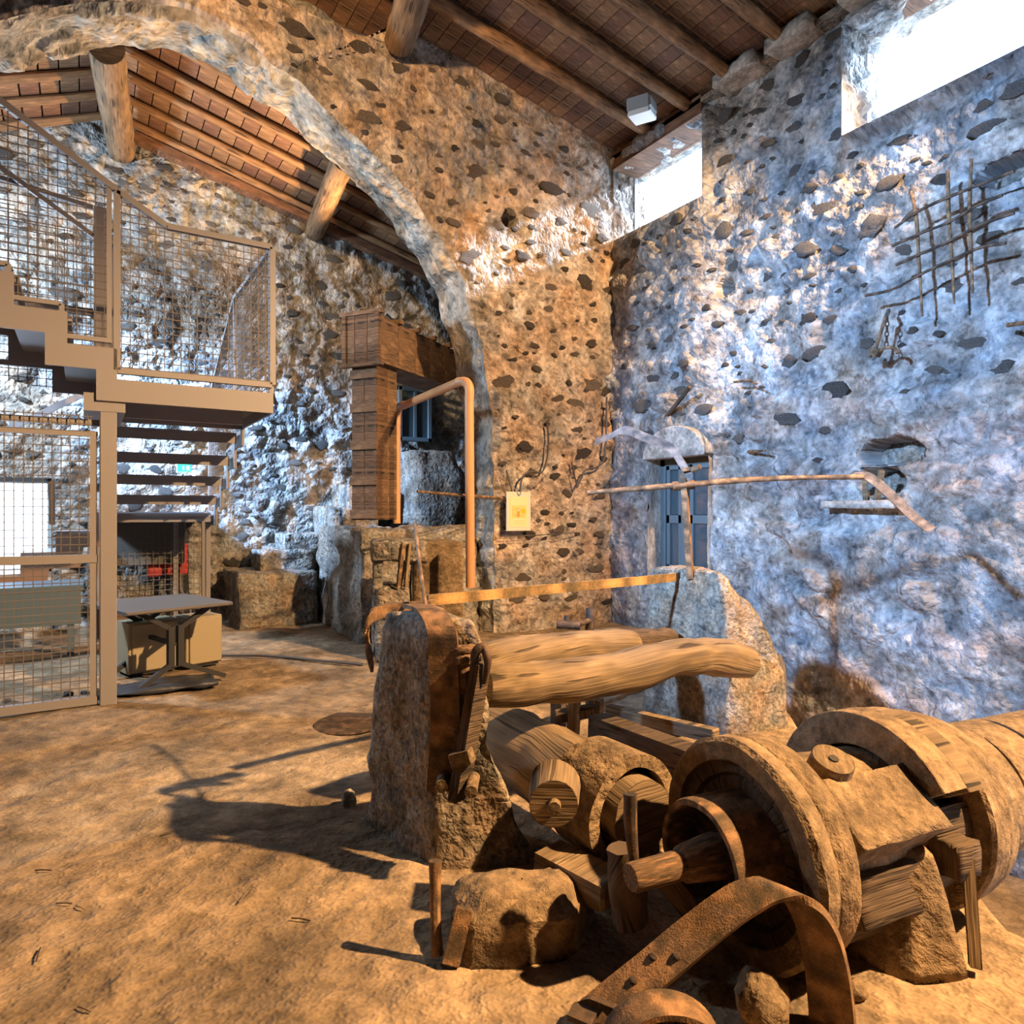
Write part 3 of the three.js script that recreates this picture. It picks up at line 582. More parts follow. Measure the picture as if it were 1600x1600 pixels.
// ================================================================ FLOOD LAMPS (unseen, some of the warm ones added)
for (const L of FLOODS) {
  const at = P(L.at[0], L.at[1], L.at[2]), aim = P(L.aim[0], L.aim[1], L.aim[2]), s = L.size;
  const o = thing('flood_lamp', { warm: 'warm flood lamp under the rafters facing the press', added_warm_arch: 'unseen warm lamp added to light the crown of the arch', added_warm_pillar: 'unseen warm lamp added to light the arch pillar', cool: 'cool flood lamp on the plain wall facing the lime-washed wall', blue_back: 'blue flood lamp in the far room facing the stone bench', cool_back: 'white flood lamp in the far room facing the gable wall', added_warm_back: 'small unseen warm lamp added on the chute trough to light the boards' }[L.name], 'lamp', undefined, at);
  o.lookAt(aim); o.updateMatrixWorld(true);                   // +z faces the aim
  part('housing', [box(s + 0.05, s + 0.05, 0.02, 0, 0, -0.08), box(0.025, s + 0.05, 0.09, -s / 2 - 0.0125, 0, -0.03), box(0.025, s + 0.05, 0.09, s / 2 + 0.0125, 0, -0.03), box(s + 0.05, 0.025, 0.09, 0, -s / 2 - 0.0125, -0.03), box(s + 0.05, 0.025, 0.09, 0, s / 2 + 0.0125, -0.03)], M.black, o);
  part('lens', box(s, s, 0.01, 0, 0, 0), std(lin(0.8, 0.8, 0.8), { emissive: L.color, emissiveIntensity: 2 }), o);
  part('bracket', bar(V3(0, 0, -0.09), V3(0, 0.35, -0.25), 0.03), M.black, o);
  if (L.name === 'added_warm_back') part('foot', box(0.12, 0.02, 0.12, 0, -0.07, -0.03), M.black, o);
  const front = at.clone().add(aim.clone().sub(at).normalize().multiplyScalar(0.02)); let l;
  if (L.spot) { l = new THREE.SpotLight(L.color, L.spot[2], 0, L.spot[0] * Math.PI / 180, L.spot[1]); l.target.position.copy(aim); scene.add(l.target); l.shadow.radius = L.size / 2 / 0.02; l.position.copy(front); }
  else { l = new THREE.RectAreaLight(L.color, L.power, s, s); l.position.copy(front); l.lookAt(aim); }
  l.name = 'flood_light'; l.castShadow = true; scene.add(l);
}
// ================================================================ THE PRESS
// --- the shorter stone upright with its iron straps
{
  const t = thing('stone_upright', 'rough stone upright strapped with flat iron, pegs in its face', 'upright');
  const g = hull([[-0.05, [[0.98, 2.78], [1.1, 2.27], [1.5, 2.1], [1.46, 2.62]]], [0.12, [[0.985, 2.73], [1.105, 2.3], [1.4, 2.15], [1.38, 2.6]]], [0.45, [[1.0, 2.69], [1.085, 2.31], [1.27, 2.165], [1.27, 2.58]]], [0.83, [[1.02, 2.63], [1.06, 2.3], [1.235, 2.16], [1.22, 2.52]]], [0.885, [[1.03, 2.61], [1.07, 2.32], [1.225, 2.19], [1.21, 2.5]]]], 12, 8, 0.05);
  part('body', rough(g, 0.016, 7, 6, 4), M.basalt, t);
  // broad strap draped over the head and down the face
  const n = V3(0.185, 0, -(-0.145)).normalize();             // along the face
  const A = (px, py, d) => atD(px, py, d);
  part('strap', ribbon([P(1.15, 0.915, 2.58), P(1.125, 0.925, 2.42), P(1.105, 0.92, 2.32), A(690, 985, 2.47), A(693, 1030, 2.47), A(696, 1130, 2.475), A(690, 1235, 2.47)], V3(0.085, 0, 0.066), 0.016), M.iron, t);
  part('back_strap', ribbon([A(672, 948, 2.95), A(600, 955, 2.9), A(578, 965, 2.86), A(574, 1005, 2.86), A(582, 1040, 2.84)], V3(0.004, 0.055, 0.0), 0.02), M.iron, t);
  part('wedge_board', bar(A(752, 1035, 2.46), A(716, 1250, 2.43), 0.095, 0.035, V3(0.5, 0, 0.8), 0.005), M.oldWood, t);
  part('crosspiece', bar(A(706, 1188, 2.42), A(738, 1180, 2.4), 0.05, 0.05, V3(0, 1, 0), 0.004), M.dusty, t);
  for (const [px, py, d] of [[690, 1229, 2.4], [736, 1238, 2.36]]) { const c = A(px, py, d); part('peg', tube([c.clone().add(V3(0.06, 0.01, -0.09)), c], 0.021, { amp: 0.003 }), M.dusty, t); }
  const r = A(722, 1012, 2.5); const tor = new THREE.TorusGeometry(0.036, 0.018, 8, 20).rotateX(Math.PI / 2); part('collar', [tor.clone().translate(r.x, r.y, r.z), tor.clone().scale(0.95, 1.4, 0.95).translate(r.x, r.y - 0.035, r.z), tube([r.clone().add(V3(0, -0.16, 0)), r.clone().add(V3(0, -0.04, 0))], 0.032)], M.iron, t);
  part('hook', tube([A(742, 1050, 2.45), A(744, 1018, 2.43), A(755, 1012, 2.43), A(762, 1030, 2.42), A(757, 1068, 2.44)], [0.014, 0.017, 0.018, 0.015, 0.008], { n: 20 }), M.darkIron, t);
}
// --- the taller stone upright against the lime-washed wall
{
  const t = thing('stone_upright', 'tall pitted stone upright with sloping shoulder carrying the iron cross-arms', 'upright');
  const g = hull([[-0.25, [[3.12, 3.38], [3.14, 2.68], [3.63, 2.6], [3.7, 3.3]]], [0.28, [[3.12, 3.36], [3.14, 2.68], [3.61, 2.6], [3.68, 3.28]]], [0.46, [[3.13, 3.35], [3.15, 2.69], [3.54, 2.62], [3.62, 3.25]]], [0.68, [[3.13, 3.34], [3.16, 2.71], [3.41, 2.66], [3.52, 3.22]]], [0.86, [[3.14, 3.33], [3.17, 2.74], [3.27, 2.71], [3.4, 3.2]]], [0.93, [[3.16, 3.31], [3.19, 2.79], [3.23, 2.77], [3.34, 3.18]]]], 12, 7, 0.04);
  part('body', rough(g, 0.018, 7, 16, 4), M.basalt, t);
}
{
  const t = thing('iron_cross_arm', 'rusty iron post with long rod and bent flat arms on the tall upright', 'ironwork');
  const D = 4.22, A = (x, y, d = D) => atD(x, y, d);
  part('post', bar(A(1079, 905), A(1068, 738), 0.055, 0.035, V3(0.5, 0, 0.8), 0.004), M.iron, t);
  part('rod', tube([A(918, 770, 4.35), A(1062, 758, 4.2), A(1200, 748, 4.12), A(1350, 745, 4.0)], [0.015, 0.02, 0.017, 0.013], { n: 30, amp: 0.002 }), M.iron, t);
  part('flat_arm', ribbon([A(930, 690, 4.35), A(955, 681, 4.33), A(974, 672, 4.3), A(1010, 684, 4.26), A(1048, 700, 4.22), A(1064, 722, 4.2), A(1080, 748, 4.18)], V3(0.01, 0.05, 0.02), 0.012), M.greyIron, t);
  part('bent_arm', ribbon([A(1330, 742, 4.02), A(1350, 742, 4.0), A(1362, 748, 3.99), A(1395, 776, 3.96), A(1428, 808, 3.93), A(1455, 828, 3.92)], V3(0.035, 0.03, 0.03), 0.012), M.greyIron, t);
  part('clamp', tube([A(1050, 760), A(1084, 757)], 0.03), M.iron, t); part('cross_pin', bar(A(1066, 735, 4.18), A(1094, 729, 4.14), 0.02), M.iron, t);
  part('bolt', tube([A(1082, 735, 4.16), A(1094, 729, 4.12)], 0.016), M.iron, t);
}
// --- beams between the uprights
single('beam_log', tube([atD(752, 1072, 2.66), atD(805, 1070, 2.74), atD(880, 1064, 2.86), atD(960, 1052, 3.06), atD(1060, 1028, 3.4), atD(1110, 1026, 3.65), atD(1165, 1036, 3.9)], [0.082, 0.088, 0.092, 0.095, 0.096, 0.1, 0.095], { amp: 0.014, freq: 5, seed: 11, seg: 22, n: 40 }), M.dustyWood, 'crooked debarked log resting between the two stone uprights', 'log', 'logs of the press');
single('beam_log', tube([atD(735, 1040, 2.9), atD(820, 1026, 3.12), atD(900, 1016, 3.4), atD(984, 1010, 3.75)], [0.08, 0.09, 0.097, 0.09], { amp: 0.012, freq: 5, seed: 12, seg: 22, n: 30 }), M.dustyWood, 'straight sawn-off log lying behind the crooked log', 'log', 'logs of the press');
single('log_stub', tube([atD(972, 1006, 3.7), atD(1045, 996, 4.2)], [0.075, 0.06], { amp: 0.01, seed: 13 }), M.oldWood, 'dark log stub at the sawn end of the straight log', 'log');
{
  const t = thing('flat_iron_bar', 'long ochre flat iron bar laid from upright to upright', 'bar');
  part('bar', [bar(atD(598, 958, 2.93), atD(680, 947, 3.06), 0.014, 0.06, V3(0, 1, 0), 0.002), bar(atD(668, 938, 3.1), atD(1055, 902, 4.25), 0.016, 0.05, V3(0, 1, 0), 0.002), bar(atD(1055, 902, 4.25), atD(1075, 893, 4.4), 0.014, 0.04)], std(lin(0.46, 0.3, 0.12), { map: tiled(T.rust, 1.1), roughness: 0.8 }), t);
  for (const x of [688]) part('rivet', new THREE.SphereGeometry(0.012, 8, 6).translate(...atD(x, 950, 2.98).toArray()), M.darkIron, t);
}
single('leaning_rod', tube([atD(648, 818, 3.2), atD(657, 890, 3.0), atD(667, 962, 2.74)], 0.0085, { seg: 8 }), M.iron, 'thin rusty rod leaning up from the strapped upright', 'rod');
// --- roller log in the pit, with iron ring and hub
{
  const t = thing('press_roller', 'weathered roller log with a thick ring hoop on its end', 'roller');
  const c = (v) => P(1.62, 0.255, v);
  part('log', tube([c(2.75), c(2.3), c(1.74)], [0.16, 0.165, 0.13], { amp: 0.014, freq: 6, seed: 21, seg: 24, n: 26 }), M.dustyWood, t);
  const ring = latheX([[0, 0.155], [0, 0.2], [0.24, 0.2], [0.24, 0.155], [0, 0.155]], 40, 0.004).rotateY(Math.PI / 2).translate(1.62, 0.255, -1.78);
  part('ring', ring, M.dusty, t);
  const b = atD(866, 1252, 2.2), dir = V3(-0.55, -0.05, 0.75).normalize();
  const hub = part('hub_block', tube([b.clone().addScaledVector(dir, -0.12), b.clone().addScaledVector(dir, 0.02)], [0.085, 0.08], { amp: 0.006, seg: 18 }), M.dustyWood, t);
  part('bolt_head', tube([b.clone().addScaledVector(dir, 0.0), b.clone().addScaledVector(dir, 0.05)], 0.022, { seg: 10 }), M.dusty, hub);
}
// --- the big wooden drum
{
  const t = thing('winding_drum', 'great dust-covered wooden drum with flanged wheels and hooped barrel', 'drum', undefined, P(1.645, 0, 1.374));
  t.rotation.y = -0.1314; const Y = 0.29;
  const up = (g) => g.translate(0, Y, 0);
  const sector = (r0, r1, a0, a1, x0, x1, n = 28) => {       // annular sector about x, angle 0 = up, positive towards the camera side (+z)
    const s = new THREE.Shape(), f = (r, a) => [-Math.sin(a) * r, Math.cos(a) * r];
    for (let i = 0; i <= n; i++) { const p = f(r1, mix(a0, a1, i / n)); i ? s.lineTo(...p) : s.moveTo(...p); }
    for (let i = n; i >= 0; i--) s.lineTo(...f(r0, mix(a0, a1, i / n)));
    s.closePath();
    const g = new THREE.ExtrudeGeometry(s, { depth: x1 - x0 - 0.012, bevelEnabled: true, bevelSize: 0.006, bevelThickness: 0.006, bevelSegments: 2, steps: 4, curveSegments: 1 });
    return up(triplanar(g.applyMatrix4(new THREE.Matrix4().makeBasis(V3(0, 0, -1), V3(0, 1, 0), V3(1, 0, 0))).translate(x0 + 0.006, 0, 0)));
  };
  part('shaded_wheel_face', up(latheX([[0.06, 0.03], [0.035, 0.1], [0.03, 0.2], [0.04, 0.21], [0.022, 0.22], [0.02, 0.262]], 64, 0.004, 30)), M.oldWood, t);  // undusted timber, darker to put the shade of this side into the colour
  part('wheel', up(latheX([[0.1, 0.05], [0.06, 0.25], [0.0, 0.258], [-0.004, 0.312], [0.012, 0.325], [0.06, 0.322], [0.066, 0.317], [0.074, 0.322], [0.145, 0.318], [0.155, 0.3], [0.16, 0.03]], 64, 0.004, 31)), M.dusty, t);
  const hub = part('hub_ring', up(latheX([[-0.02, 0.145], [-0.13, 0.145], [-0.135, 0.15], [-0.135, 0.166], [-0.125, 0.17], [0.04, 0.17]], 48, 0.003, 32)), M.iron, t);
  part('shaded_hub_face', up(latheX([[-0.03, 0.0], [-0.035, 0.06], [-0.03, 0.08], [-0.022, 0.15]], 40)), M.darkIron, hub);  // dark iron, shade of the inner face put into the colour
  const sh = part('shaft', up(latheX([[-0.37, 0], [-0.37, 0.036], [-0.362, 0.04], [-0.2, 0.04], [-0.19, 0.05], [-0.1, 0.062], [0, 0.07]], 28, 0.001)), M.iron, t);
  part('body', up(latheX([[0.14, 0.22], [0.2, 0.235], [0.34, 0.23], [0.5, 0.225], [0.66, 0.22]], 40, 0.014, 33)), M.dusty, t);
  // bearing shelf and capped boss on the side towards the camera
  const shelf = rough(new THREE.BoxGeometry(0.36, 0.13, 0.2, 12, 5, 7), 0.012, 9, 34).rotateX(0.72).translate(0.35, Y + 0.12, 0.19); part('shelf_block', shelf, M.dusty, t);
  part('shelf_plate', rough(new THREE.BoxGeometry(0.3, 0.03, 0.2, 8, 1, 6), 0.005, 9, 35).rotateX(1.15).translate(0.35, Y - 0.05, 0.235), M.oldWood, t);
  part('cheek_block', rough(new THREE.BoxGeometry(0.24, 0.2, 0.08, 6, 5, 3), 0.008, 9, 36).rotateX(0.2).translate(0.33, Y - 0.1, 0.2), M.oldWood, t);
  const bossTilt = 0.42, boss = part('boss', tube([V3(0.27, Y + 0.19, 0.09), V3(0.265, Y + 0.275, 0.128)], [0.066, 0.06], { amp: 0.003, seg: 20 }), M.dusty, t);
  part('boss_hole_shade', tube([V3(0.2648, Y + 0.268, 0.125), V3(0.264, Y + 0.279, 0.13)], 0.014, { seg: 12 }), M.darkIron, boss);  // dark plug standing in for the shade inside a hole
  // second wheel: rim broken away on the camera side
  part('broken_rim', sector(0.24, 0.335, -2.6, 0.98, 0.53, 0.64), M.dusty, t);
  part('middle_rim', sector(0.2, 0.328, -3.0, 1.02, 0.645, 0.72), M.dustyWood, t);
  part('lower_rim', sector(0.12, 0.25, 1.15, 3.0, 0.55, 0.75), M.oldWood, t);
  part('rim_block', rough(new THREE.BoxGeometry(0.1, 0.17, 0.1, 4, 5, 4), 0.008, 9, 37).rotateX(1.5).translate(0.6, Y - 0.02, 0.23), M.oldWood, t);
  part('flange', up(latheX([[0.72, 0.2], [0.72, 0.31], [0.73, 0.32], [0.8, 0.315], [0.806, 0.306], [0.815, 0.31], [0.87, 0.3], [0.88, 0.29], [0.885, 0.2]], 64, 0.003, 38)), M.dusty, t);
  part('barrel_core', up(latheX([[0.86, 0.185], [2.5, 0.185], [2.5, 0]], 40)), M.oldWood, t);
  for (let k = 0, x = 0.895; k < 10; k++) { const w = 0.145 + hash(k, 3) * 0.03, r = 0.222 + (k < 1 ? 0.01 : 0) + hash(k, 9) * 0.006; part('barrel_hoop', up(latheX([[x, 0.18], [x, r - 0.004], [x + 0.006, r], [x + w - 0.006, r], [x + w, r - 0.004], [x + w, 0.18]], 48, 0.003, 50 + k)), M.dusty, t); x += w + 0.026; }
}
{
  const t = thing('drum_pedestal', 'earth-caked pedestal with an edge plank under the drum', 'pedestal');
  part('body', rough(hull([[-0.03, [[2.0, 1.5], [1.93, 1.02], [2.14, 0.93], [2.36, 1.4]]], [0.18, [[2.03, 1.48], [1.98, 1.06], [2.13, 0.98], [2.33, 1.4]]], [0.29, [[2.06, 1.46], [2.01, 1.1], [2.12, 1.02], [2.3, 1.4]]]], 8, 5), 0.01, 8, 41), M.dusty, t);
  part('plank', bar(atD(1524, 1512, 1.94), atD(1512, 1338, 2.02), 0.035, 0.03, V3(0.5, 0, 0.8), 0.003), M.dustyWood, t);
}
// --- bent iron strap and things at its foot
{
  const t = thing('bent_iron_strap', 'thick rusty iron strap arched up out of the earth', 'strap');
  const w = V3(0.035, -0.012, 0.105), off = w.clone().multiplyScalar(0.5);
  const path = [[893, 1578, 1.80], [940, 1538, 1.81], [1000, 1490, 1.82], [1060, 1440, 1.83], [1110, 1402, 1.83], [1150, 1379, 1.83], [1185, 1374, 1.82], [1215, 1390, 1.81], [1238, 1425, 1.80], [1254, 1480, 1.79], [1262, 1540, 1.78], [1268, 1625, 1.77]].map(([x, y, d]) => atD(x, y, d).add(off));
  part('strip', ribbon(path, w, 0.02, 60), M.iron, t);
  for (const [i, s] of [[1.35, 0.0], [2.0, -0.15], [2.25, 0.2]]) { const a = path[Math.floor(i)].clone().lerp(path[Math.floor(i) + 1], i % 1).addScaledVector(w, s); part('rivet', new THREE.SphereGeometry(0.013, 8, 6).scale(1, 0.8, 1).translate(a.x, a.y + 0.012, a.z), M.darkIron, t); }
}
single('hooked_iron', ribbon([atY(905, 1598, 0.02), atD(918, 1575, 1.76), atD(945, 1566, 1.74), atD(968, 1592, 1.72)], V3(0.03, 0, 0.06), 0.014, 16), M.darkIron, 'small hooked iron foot beside the arched strap', 'ironwork');
{
  const c = atY(1040, 1655, 0);
  single('iron_hoop', ribbon(Array.from({ length: 17 }, (_, i) => { const a = Math.PI * (0.02 + 0.96 * i / 16); return V3(c.x + Math.cos(a) * 0.14 * C, 0.0 + Math.sin(a) * 0.13, c.z + Math.cos(a) * 0.14 * S); }), V3(0.04, 0, -0.08), 0.014, 32), M.iron, 'half-buried iron hoop under the arched strap', 'hoop');
}
const rock = (px, py, y, sx, sy, sz, seed, label, mat = M.dusty, name = 'rock') => {
  const g = rough(new THREE.IcosahedronGeometry(1, 4).scale(sx, sy, sz), Math.min(sx, sy, sz) * 0.22, 1.6 / Math.max(sx, sz), seed, 4), p = atY(px, py, y); const o = single(name, g, mat, label, 'rock'); o.position.set(p.x, y + sy * 0.55, p.z); return o;
};
rock(1190, 1590, 0, 0.075, 0.075, 0.07, 61, 'dusty round rock inside the arch of the strap');
rock(1040, 1640, 0, 0.1, 0.06, 0.08, 62, 'flat dusty rock under the half-buried hoop');
rock(1180, 1440, 0, 0.16, 0.07, 0.13, 63, 'dark heap of clods under the drum wheel', M.masonry);
rock(1335, 1555, -0.01, 0.035, 0.025, 0.03, 64, 'small clod on the earth before the pedestal');
// --- earth-covered block with two iron stakes
{
  const t = thing('footing_block', 'earth-covered stone footing block before the strapped upright', 'block');
  const a = (x, y, h) => { const p = atY(x, y, h); return [p.x, -p.z]; };
  part('body', rough(hull([[-0.04, [a(700, 1400, 0), a(715, 1512, 0), a(905, 1490, 0), a(940, 1410, 0)]], [0.1, [a(700, 1385, 0.08), a(725, 1450, 0.1), a(905, 1440, 0.1), a(925, 1370, 0.1)]], [0.135, [a(715, 1365, 0.14), a(755, 1415, 0.14), a(890, 1405, 0.14), a(900, 1352, 0.14)]]], 12, 5, 0.12), 0.022, 6, 71, 4), M.dusty, t);
}
single('iron_stake', tube([atD(683, 1492, 2.0), atD(680, 1425, 2.02), atD(680, 1345, 2.04)], [0.019, 0.017, 0.02], { amp: 0.003 }), M.iron, 'upright iron stake driven in beside the footing block', 'stake');
single('iron_stake', bar(atD(704, 1508, 1.97), atD(726, 1418, 2.0), 0.05, 0.02, V3(-0.4, 0.2, 0.8), 0.003), M.iron, 'short flat iron stake leaning against the footing block', 'stake');
// --- broken timbers round the drum shaft
single('timber_post', tube([atD(985, 1440, 2.0), atD(978, 1380, 2.0), atD(972, 1325, 2.0)], [0.05, 0.055, 0.042], { amp: 0.012, freq: 14, seed: 81, seg: 12, n: 10 }), M.oldWood, 'splintered timber post propping the drum shaft', 'post');
single('iron_peg', tube([atD(990, 1345, 1.93), atD(986, 1300, 1.93), atD(985, 1240, 1.94)], [0.013, 0.016, 0.02], { amp: 0.004, freq: 14 }), M.darkIron, 'upright iron peg with a knobbed head at the shaft end', 'peg');
single('timber_brace', bar(atD(1035, 1368, 1.98), atD(1110, 1462, 2.02), 0.045, 0.06, V3(0, 1, 0), 0.006), M.oldWood, 'splintered brace slanting down below the drum shaft', 'timber');
single('sole_timber', bar(atD(852, 1338, 2.33), atD(962, 1396, 2.12), 0.13, 0.08, V3(0, 1, 0), 0.01), M.dustyWood, 'dusty sole timber lying beside the roller', 'timber');
single('trough_beam', bar(atD(932, 1142, 3.2), atD(1135, 1222, 2.5), 0.1, 0.16, V3(0, 1, 0), 0.008), M.oldWood, 'dark timber cheek lying behind the roller', 'timber');
single('trough_beam', bar(atD(950, 1110, 3.55), atD(1120, 1150, 3.0), 0.05, 0.06, V3(0, 1, 0), 0.006), M.dustyWood, 'thin dusty batten lying beyond the dark timber cheek', 'timber');
{
  const t = thing('small_timber_frame', 'small ochre timber frame with a dark notch between the logs and the floor', 'frame'), b = (x0, y0, x1, y1, d, w = 0.05) => bar(atD(x0, y0, d), atD(x1, y1, d), w, w, V3(0.5, 0, 0.8), 0.004);
  part('post', b(872, 1150, 872, 1090, 3.5, 0.06), M.oldWood, t); part('post', b(895, 1160, 898, 1095, 3.4), M.dustyWood, t); part('post', b(930, 1165, 932, 1092, 3.45, 0.06), M.dustyWood, t); part('rail', b(868, 1120, 936, 1108, 3.42), M.oldWood, t); part('foot', b(860, 1178, 940, 1172, 3.4, 0.07), M.oldWood, t);
}
rock(545, 1262, 0, 0.03, 0.05, 0.03, 65, 'small square stone standing by the strapped upright', M.masonry);
rock(720, 1090, 0, 0.2, 0.05, 0.2, 66, 'low dark clod heap behind the strapped upright', M.masonry);
single('winch_fitting', [tube([atD(905, 975, 4.4), atD(925, 968, 4.5)], 0.018), tube([atD(921, 985, 4.5), atD(924, 950, 4.5)], [0.03, 0.035]), tube([atD(870, 975, 4.4), atD(906, 977, 4.4)], 0.03), tube([atD(886, 980, 4.4), atD(886, 962, 4.4)], 0.02), tube([atD(922, 985, 4.5), atY(922, 985 + 125, 0)], 0.03)], M.darkIron, 'small dark iron fitting standing behind the straight log', 'ironwork');

// ================================================================ PILLAR AND BACK CORNER
{
  const t = thing('display_card', 'pale framed card with a yellow sketch hung on the arch pillar', 'sign'), p = atV(810, 799, VA - 0.09);
  t.position.copy(p);
  part('board', box(0.315, 0.43, 0.02, 0, 0, 0, 0.004), M.card, t);
  const cv = document.createElement('canvas'); cv.width = 220; cv.height = 310; const x = cv.getContext('2d');
  x.fillStyle = '#f4dcae'; x.fillRect(0, 0, 220, 310); x.fillStyle = '#f3cd85'; x.fillRect(20, 90, 180, 130); x.strokeStyle = '#b5895a'; x.lineWidth = 3;
  for (const [a, b, c, d] of [[30, 130, 60, 60], [70, 120, 50, 80], [118, 140, 40, 60]]) x.strokeRect(a, b, c, d);
  x.fillStyle = '#e9b92c'; x.beginPath(); x.arc(165, 150, 28, 0, 7); x.fill(); x.fillStyle = '#c79a4a'; x.fillRect(85, 150, 30, 60); x.fillStyle = '#d9b98a'; for (let k = 0; k < 3; k++) x.fillRect(40, 245 + k * 16, 140, 4);
  const tx = new THREE.CanvasTexture(cv); tx.colorSpace = THREE.SRGBColorSpace;
  const pg = new THREE.PlaneGeometry(0.23, 0.33).translate(0, -0.005, 0.0125); part('paper', pg, std(lin(0.7, 0.7, 0.7), { map: tx }), t);
  part('lanyard', ribbon([V3(-0.06, 0.28, -0.01), V3(-0.02, 0.2, 0.013), V3(0, 0.17, 0.014), V3(0.02, 0.2, 0.013), V3(0.06, 0.28, -0.01)], V3(0.012, 0, 0.0), 0.003, 12), M.blueGrey, t);
}
const onPillar = (pts, off = 0.07) => pts.map(([x, y]) => atV(x, y, VA - off));
single('wall_cable', tube(onPillar([[812, 768], [817, 745], [828, 737], [846, 738], [854, 720], [857, 690], [855, 662]], 0.1), 0.011, { seg: 8, n: 30 }), M.cable, 'dark cable climbing the pillar from the framed card', 'cable', 'cables on the arch pillar');
single('wall_cable', tube(onPillar([[800, 768], [796, 752], [791, 735]], 0.1), 0.008, { seg: 8 }), M.cable, 'short dark cable end above the framed card', 'cable', 'cables on the arch pillar');
single('wall_cable', tube(onPillar([[901, 762], [908, 748], [914, 735], [930, 731], [942, 722], [946, 700], [948, 620]], 0.1), 0.011, { seg: 8, n: 30 }), M.cable, 'dark looped cable near the corner of the pillar', 'cable', 'cables on the arch pillar');
single('wall_cable', tube(onPillar([[902, 762], [897, 740], [893, 722]], 0.1), 0.009, { seg: 8 }), M.cable, 'short dark cable stub joining the looped cable', 'cable', 'cables on the arch pillar');
single('wall_cable', tube(onPillar([[785, 838], [840, 836], [905, 832]], 0.1), 0.006, { seg: 6 }), M.cable, 'thin cable drooping below the framed card', 'cable', 'cables on the arch pillar');
single('projecting_rod', tube([atD(652, 768, 6.0), atV(785, 778, VA - 0.05)], 0.011, { seg: 8 }), M.iron, 'straight rusty rod jutting from the pillar past the pipe', 'rod', 'rods jutting from the pillar');
single('projecting_rod', tube([atD(672, 771, 6.1), atV(790, 781, VA - 0.05)], 0.008, { seg: 8 }), M.darkIron, 'thinner dark rod just below the rusty rod', 'rod', 'rods jutting from the pillar');
// --- masonry mass behind the pillar and the stone steps
{
  single('masonry_plinth', rough(hull([[-0.05, [[2.42, 8.45], [2.3, 6.55], [3.75, 6.6], [3.95, 8.45]]], [0.6, [[2.44, 8.45], [2.36, 6.66], [3.75, 6.66], [3.95, 8.45]]], [1.1, [[2.46, 8.42], [2.42, 6.75], [3.75, 6.75], [3.95, 8.4]]]], 26, 12, 0.02), 0.05, 4, 101, 4), M.masonry, 'big plastered masonry plinth carrying the wooden chute', 'plinth');
  const blk = (name, u0, u1, v0, v1, y0, y1, seed, label, cat, mat = M.masonry) => single(name, rough(new THREE.BoxGeometry(u1 - u0, y1 - y0, v1 - v0, Math.max(3, (u1 - u0) / 0.05 | 0), Math.max(3, (y1 - y0) / 0.05 | 0), Math.max(3, (v1 - v0) / 0.05 | 0)).translate((u0 + u1) / 2, (y0 + y1) / 2, -(v0 + v1) / 2), 0.028, 6, seed, 4), mat, label, cat);
  blk('stone_bench', 1.48, 2.34, 8.08, 9.06, -0.03, 0.6, 111, 'squat rough stone bench block at the foot of the back wall', 'bench');
  blk('stone_step', 1.8, 2.45, 8.55, 9.13, 0.55, 0.84, 112, 'lowest stone step above the bench block', 'step', M.masonry);
  blk('stone_step', 2.1, 2.6, 8.6, 9.08, 0.8, 1.02, 113, 'second stone step between bench and plinth', 'step', M.masonry);
  blk('stone_step', 2.6, 3.2, 8.3, 9.13, 1.0, 1.36, 114, 'stone step on the plinth beside the chute', 'step', M.masonry);
  blk('stone_step', 2.85, 3.4, 8.5, 9.13, 1.3, 1.66, 115, 'uppermost stone step behind the chute', 'step', M.masonry);
  const p = atV(662, 812, 8.35);
  single('oven_hump', rough(hull([[1.0, [[p.x - 0.22, 8.75], [p.x - 0.22, 8.1], [p.x + 0.5, 8.0], [p.x + 0.5, 8.75]]], [1.75, [[p.x - 0.22, 8.75], [p.x - 0.22, 8.1], [p.x + 0.5, 8.0], [p.x + 0.5, 8.75]]], [2.1, [[p.x - 0.2, 8.7], [p.x - 0.2, 8.2], [p.x + 0.35, 8.15], [p.x + 0.4, 8.7]]]], 10, 6, 0.1), 0.03, 5, 117, 4), M.masonry, 'dark rounded masonry hump behind the orange pipe', 'masonry');
}
// --- hollow fire box on the floor before the plinth
{
  const t = thing('fire_box', 'battered stone fire box with a black stoke hole', 'firebox'), D = 6.05;
  const q = (x, y, d) => atD(x, y, d), X = (x, d) => { const [u, v] = uvOf(x, d); return [u, v]; };
  const bl = (x0, x1, d0, d1, y0, y1, seed) => rough(hull([[y0, [X(x0, d1), X(x0, d0), X(x1, d0), X(x1, d1)]], [y1, [X(x0, d1), X(x0, d0), X(x1, d0), X(x1, d1)]]], 6, 6, 0.03), 0.014, 7, seed);
  part('cheek', bl(582, 598, 6.0, 6.4, 0, 0.98, 121), M.masonry, t);
  part('cheek', bl(622, 642, 6.0, 6.4, 0, 0.98, 122), M.masonry, t);
  part('lintel', bl(580, 668, 5.98, 6.45, 0.86, 1.04, 123), M.masonry, t);
  part('body', bl(645, 722, 6.0, 6.5, -0.02, 1.02, 124), M.dusty, t);
  part('sill', bl(586, 640, 5.95, 6.3, -0.05, 0.62, 125), M.masonry, t);
  part('door_slab', bl(684, 724, 5.92, 6.02, 0.3, 0.92, 127), M.dusty, t);
  part('strut', bar(q(622, 918, 5.95), q(630, 850, 5.98), 0.03), M.iron, t); part('strut', bar(q(633, 918, 5.95), q(640, 850, 5.98), 0.025), M.dustyWood, t);
}
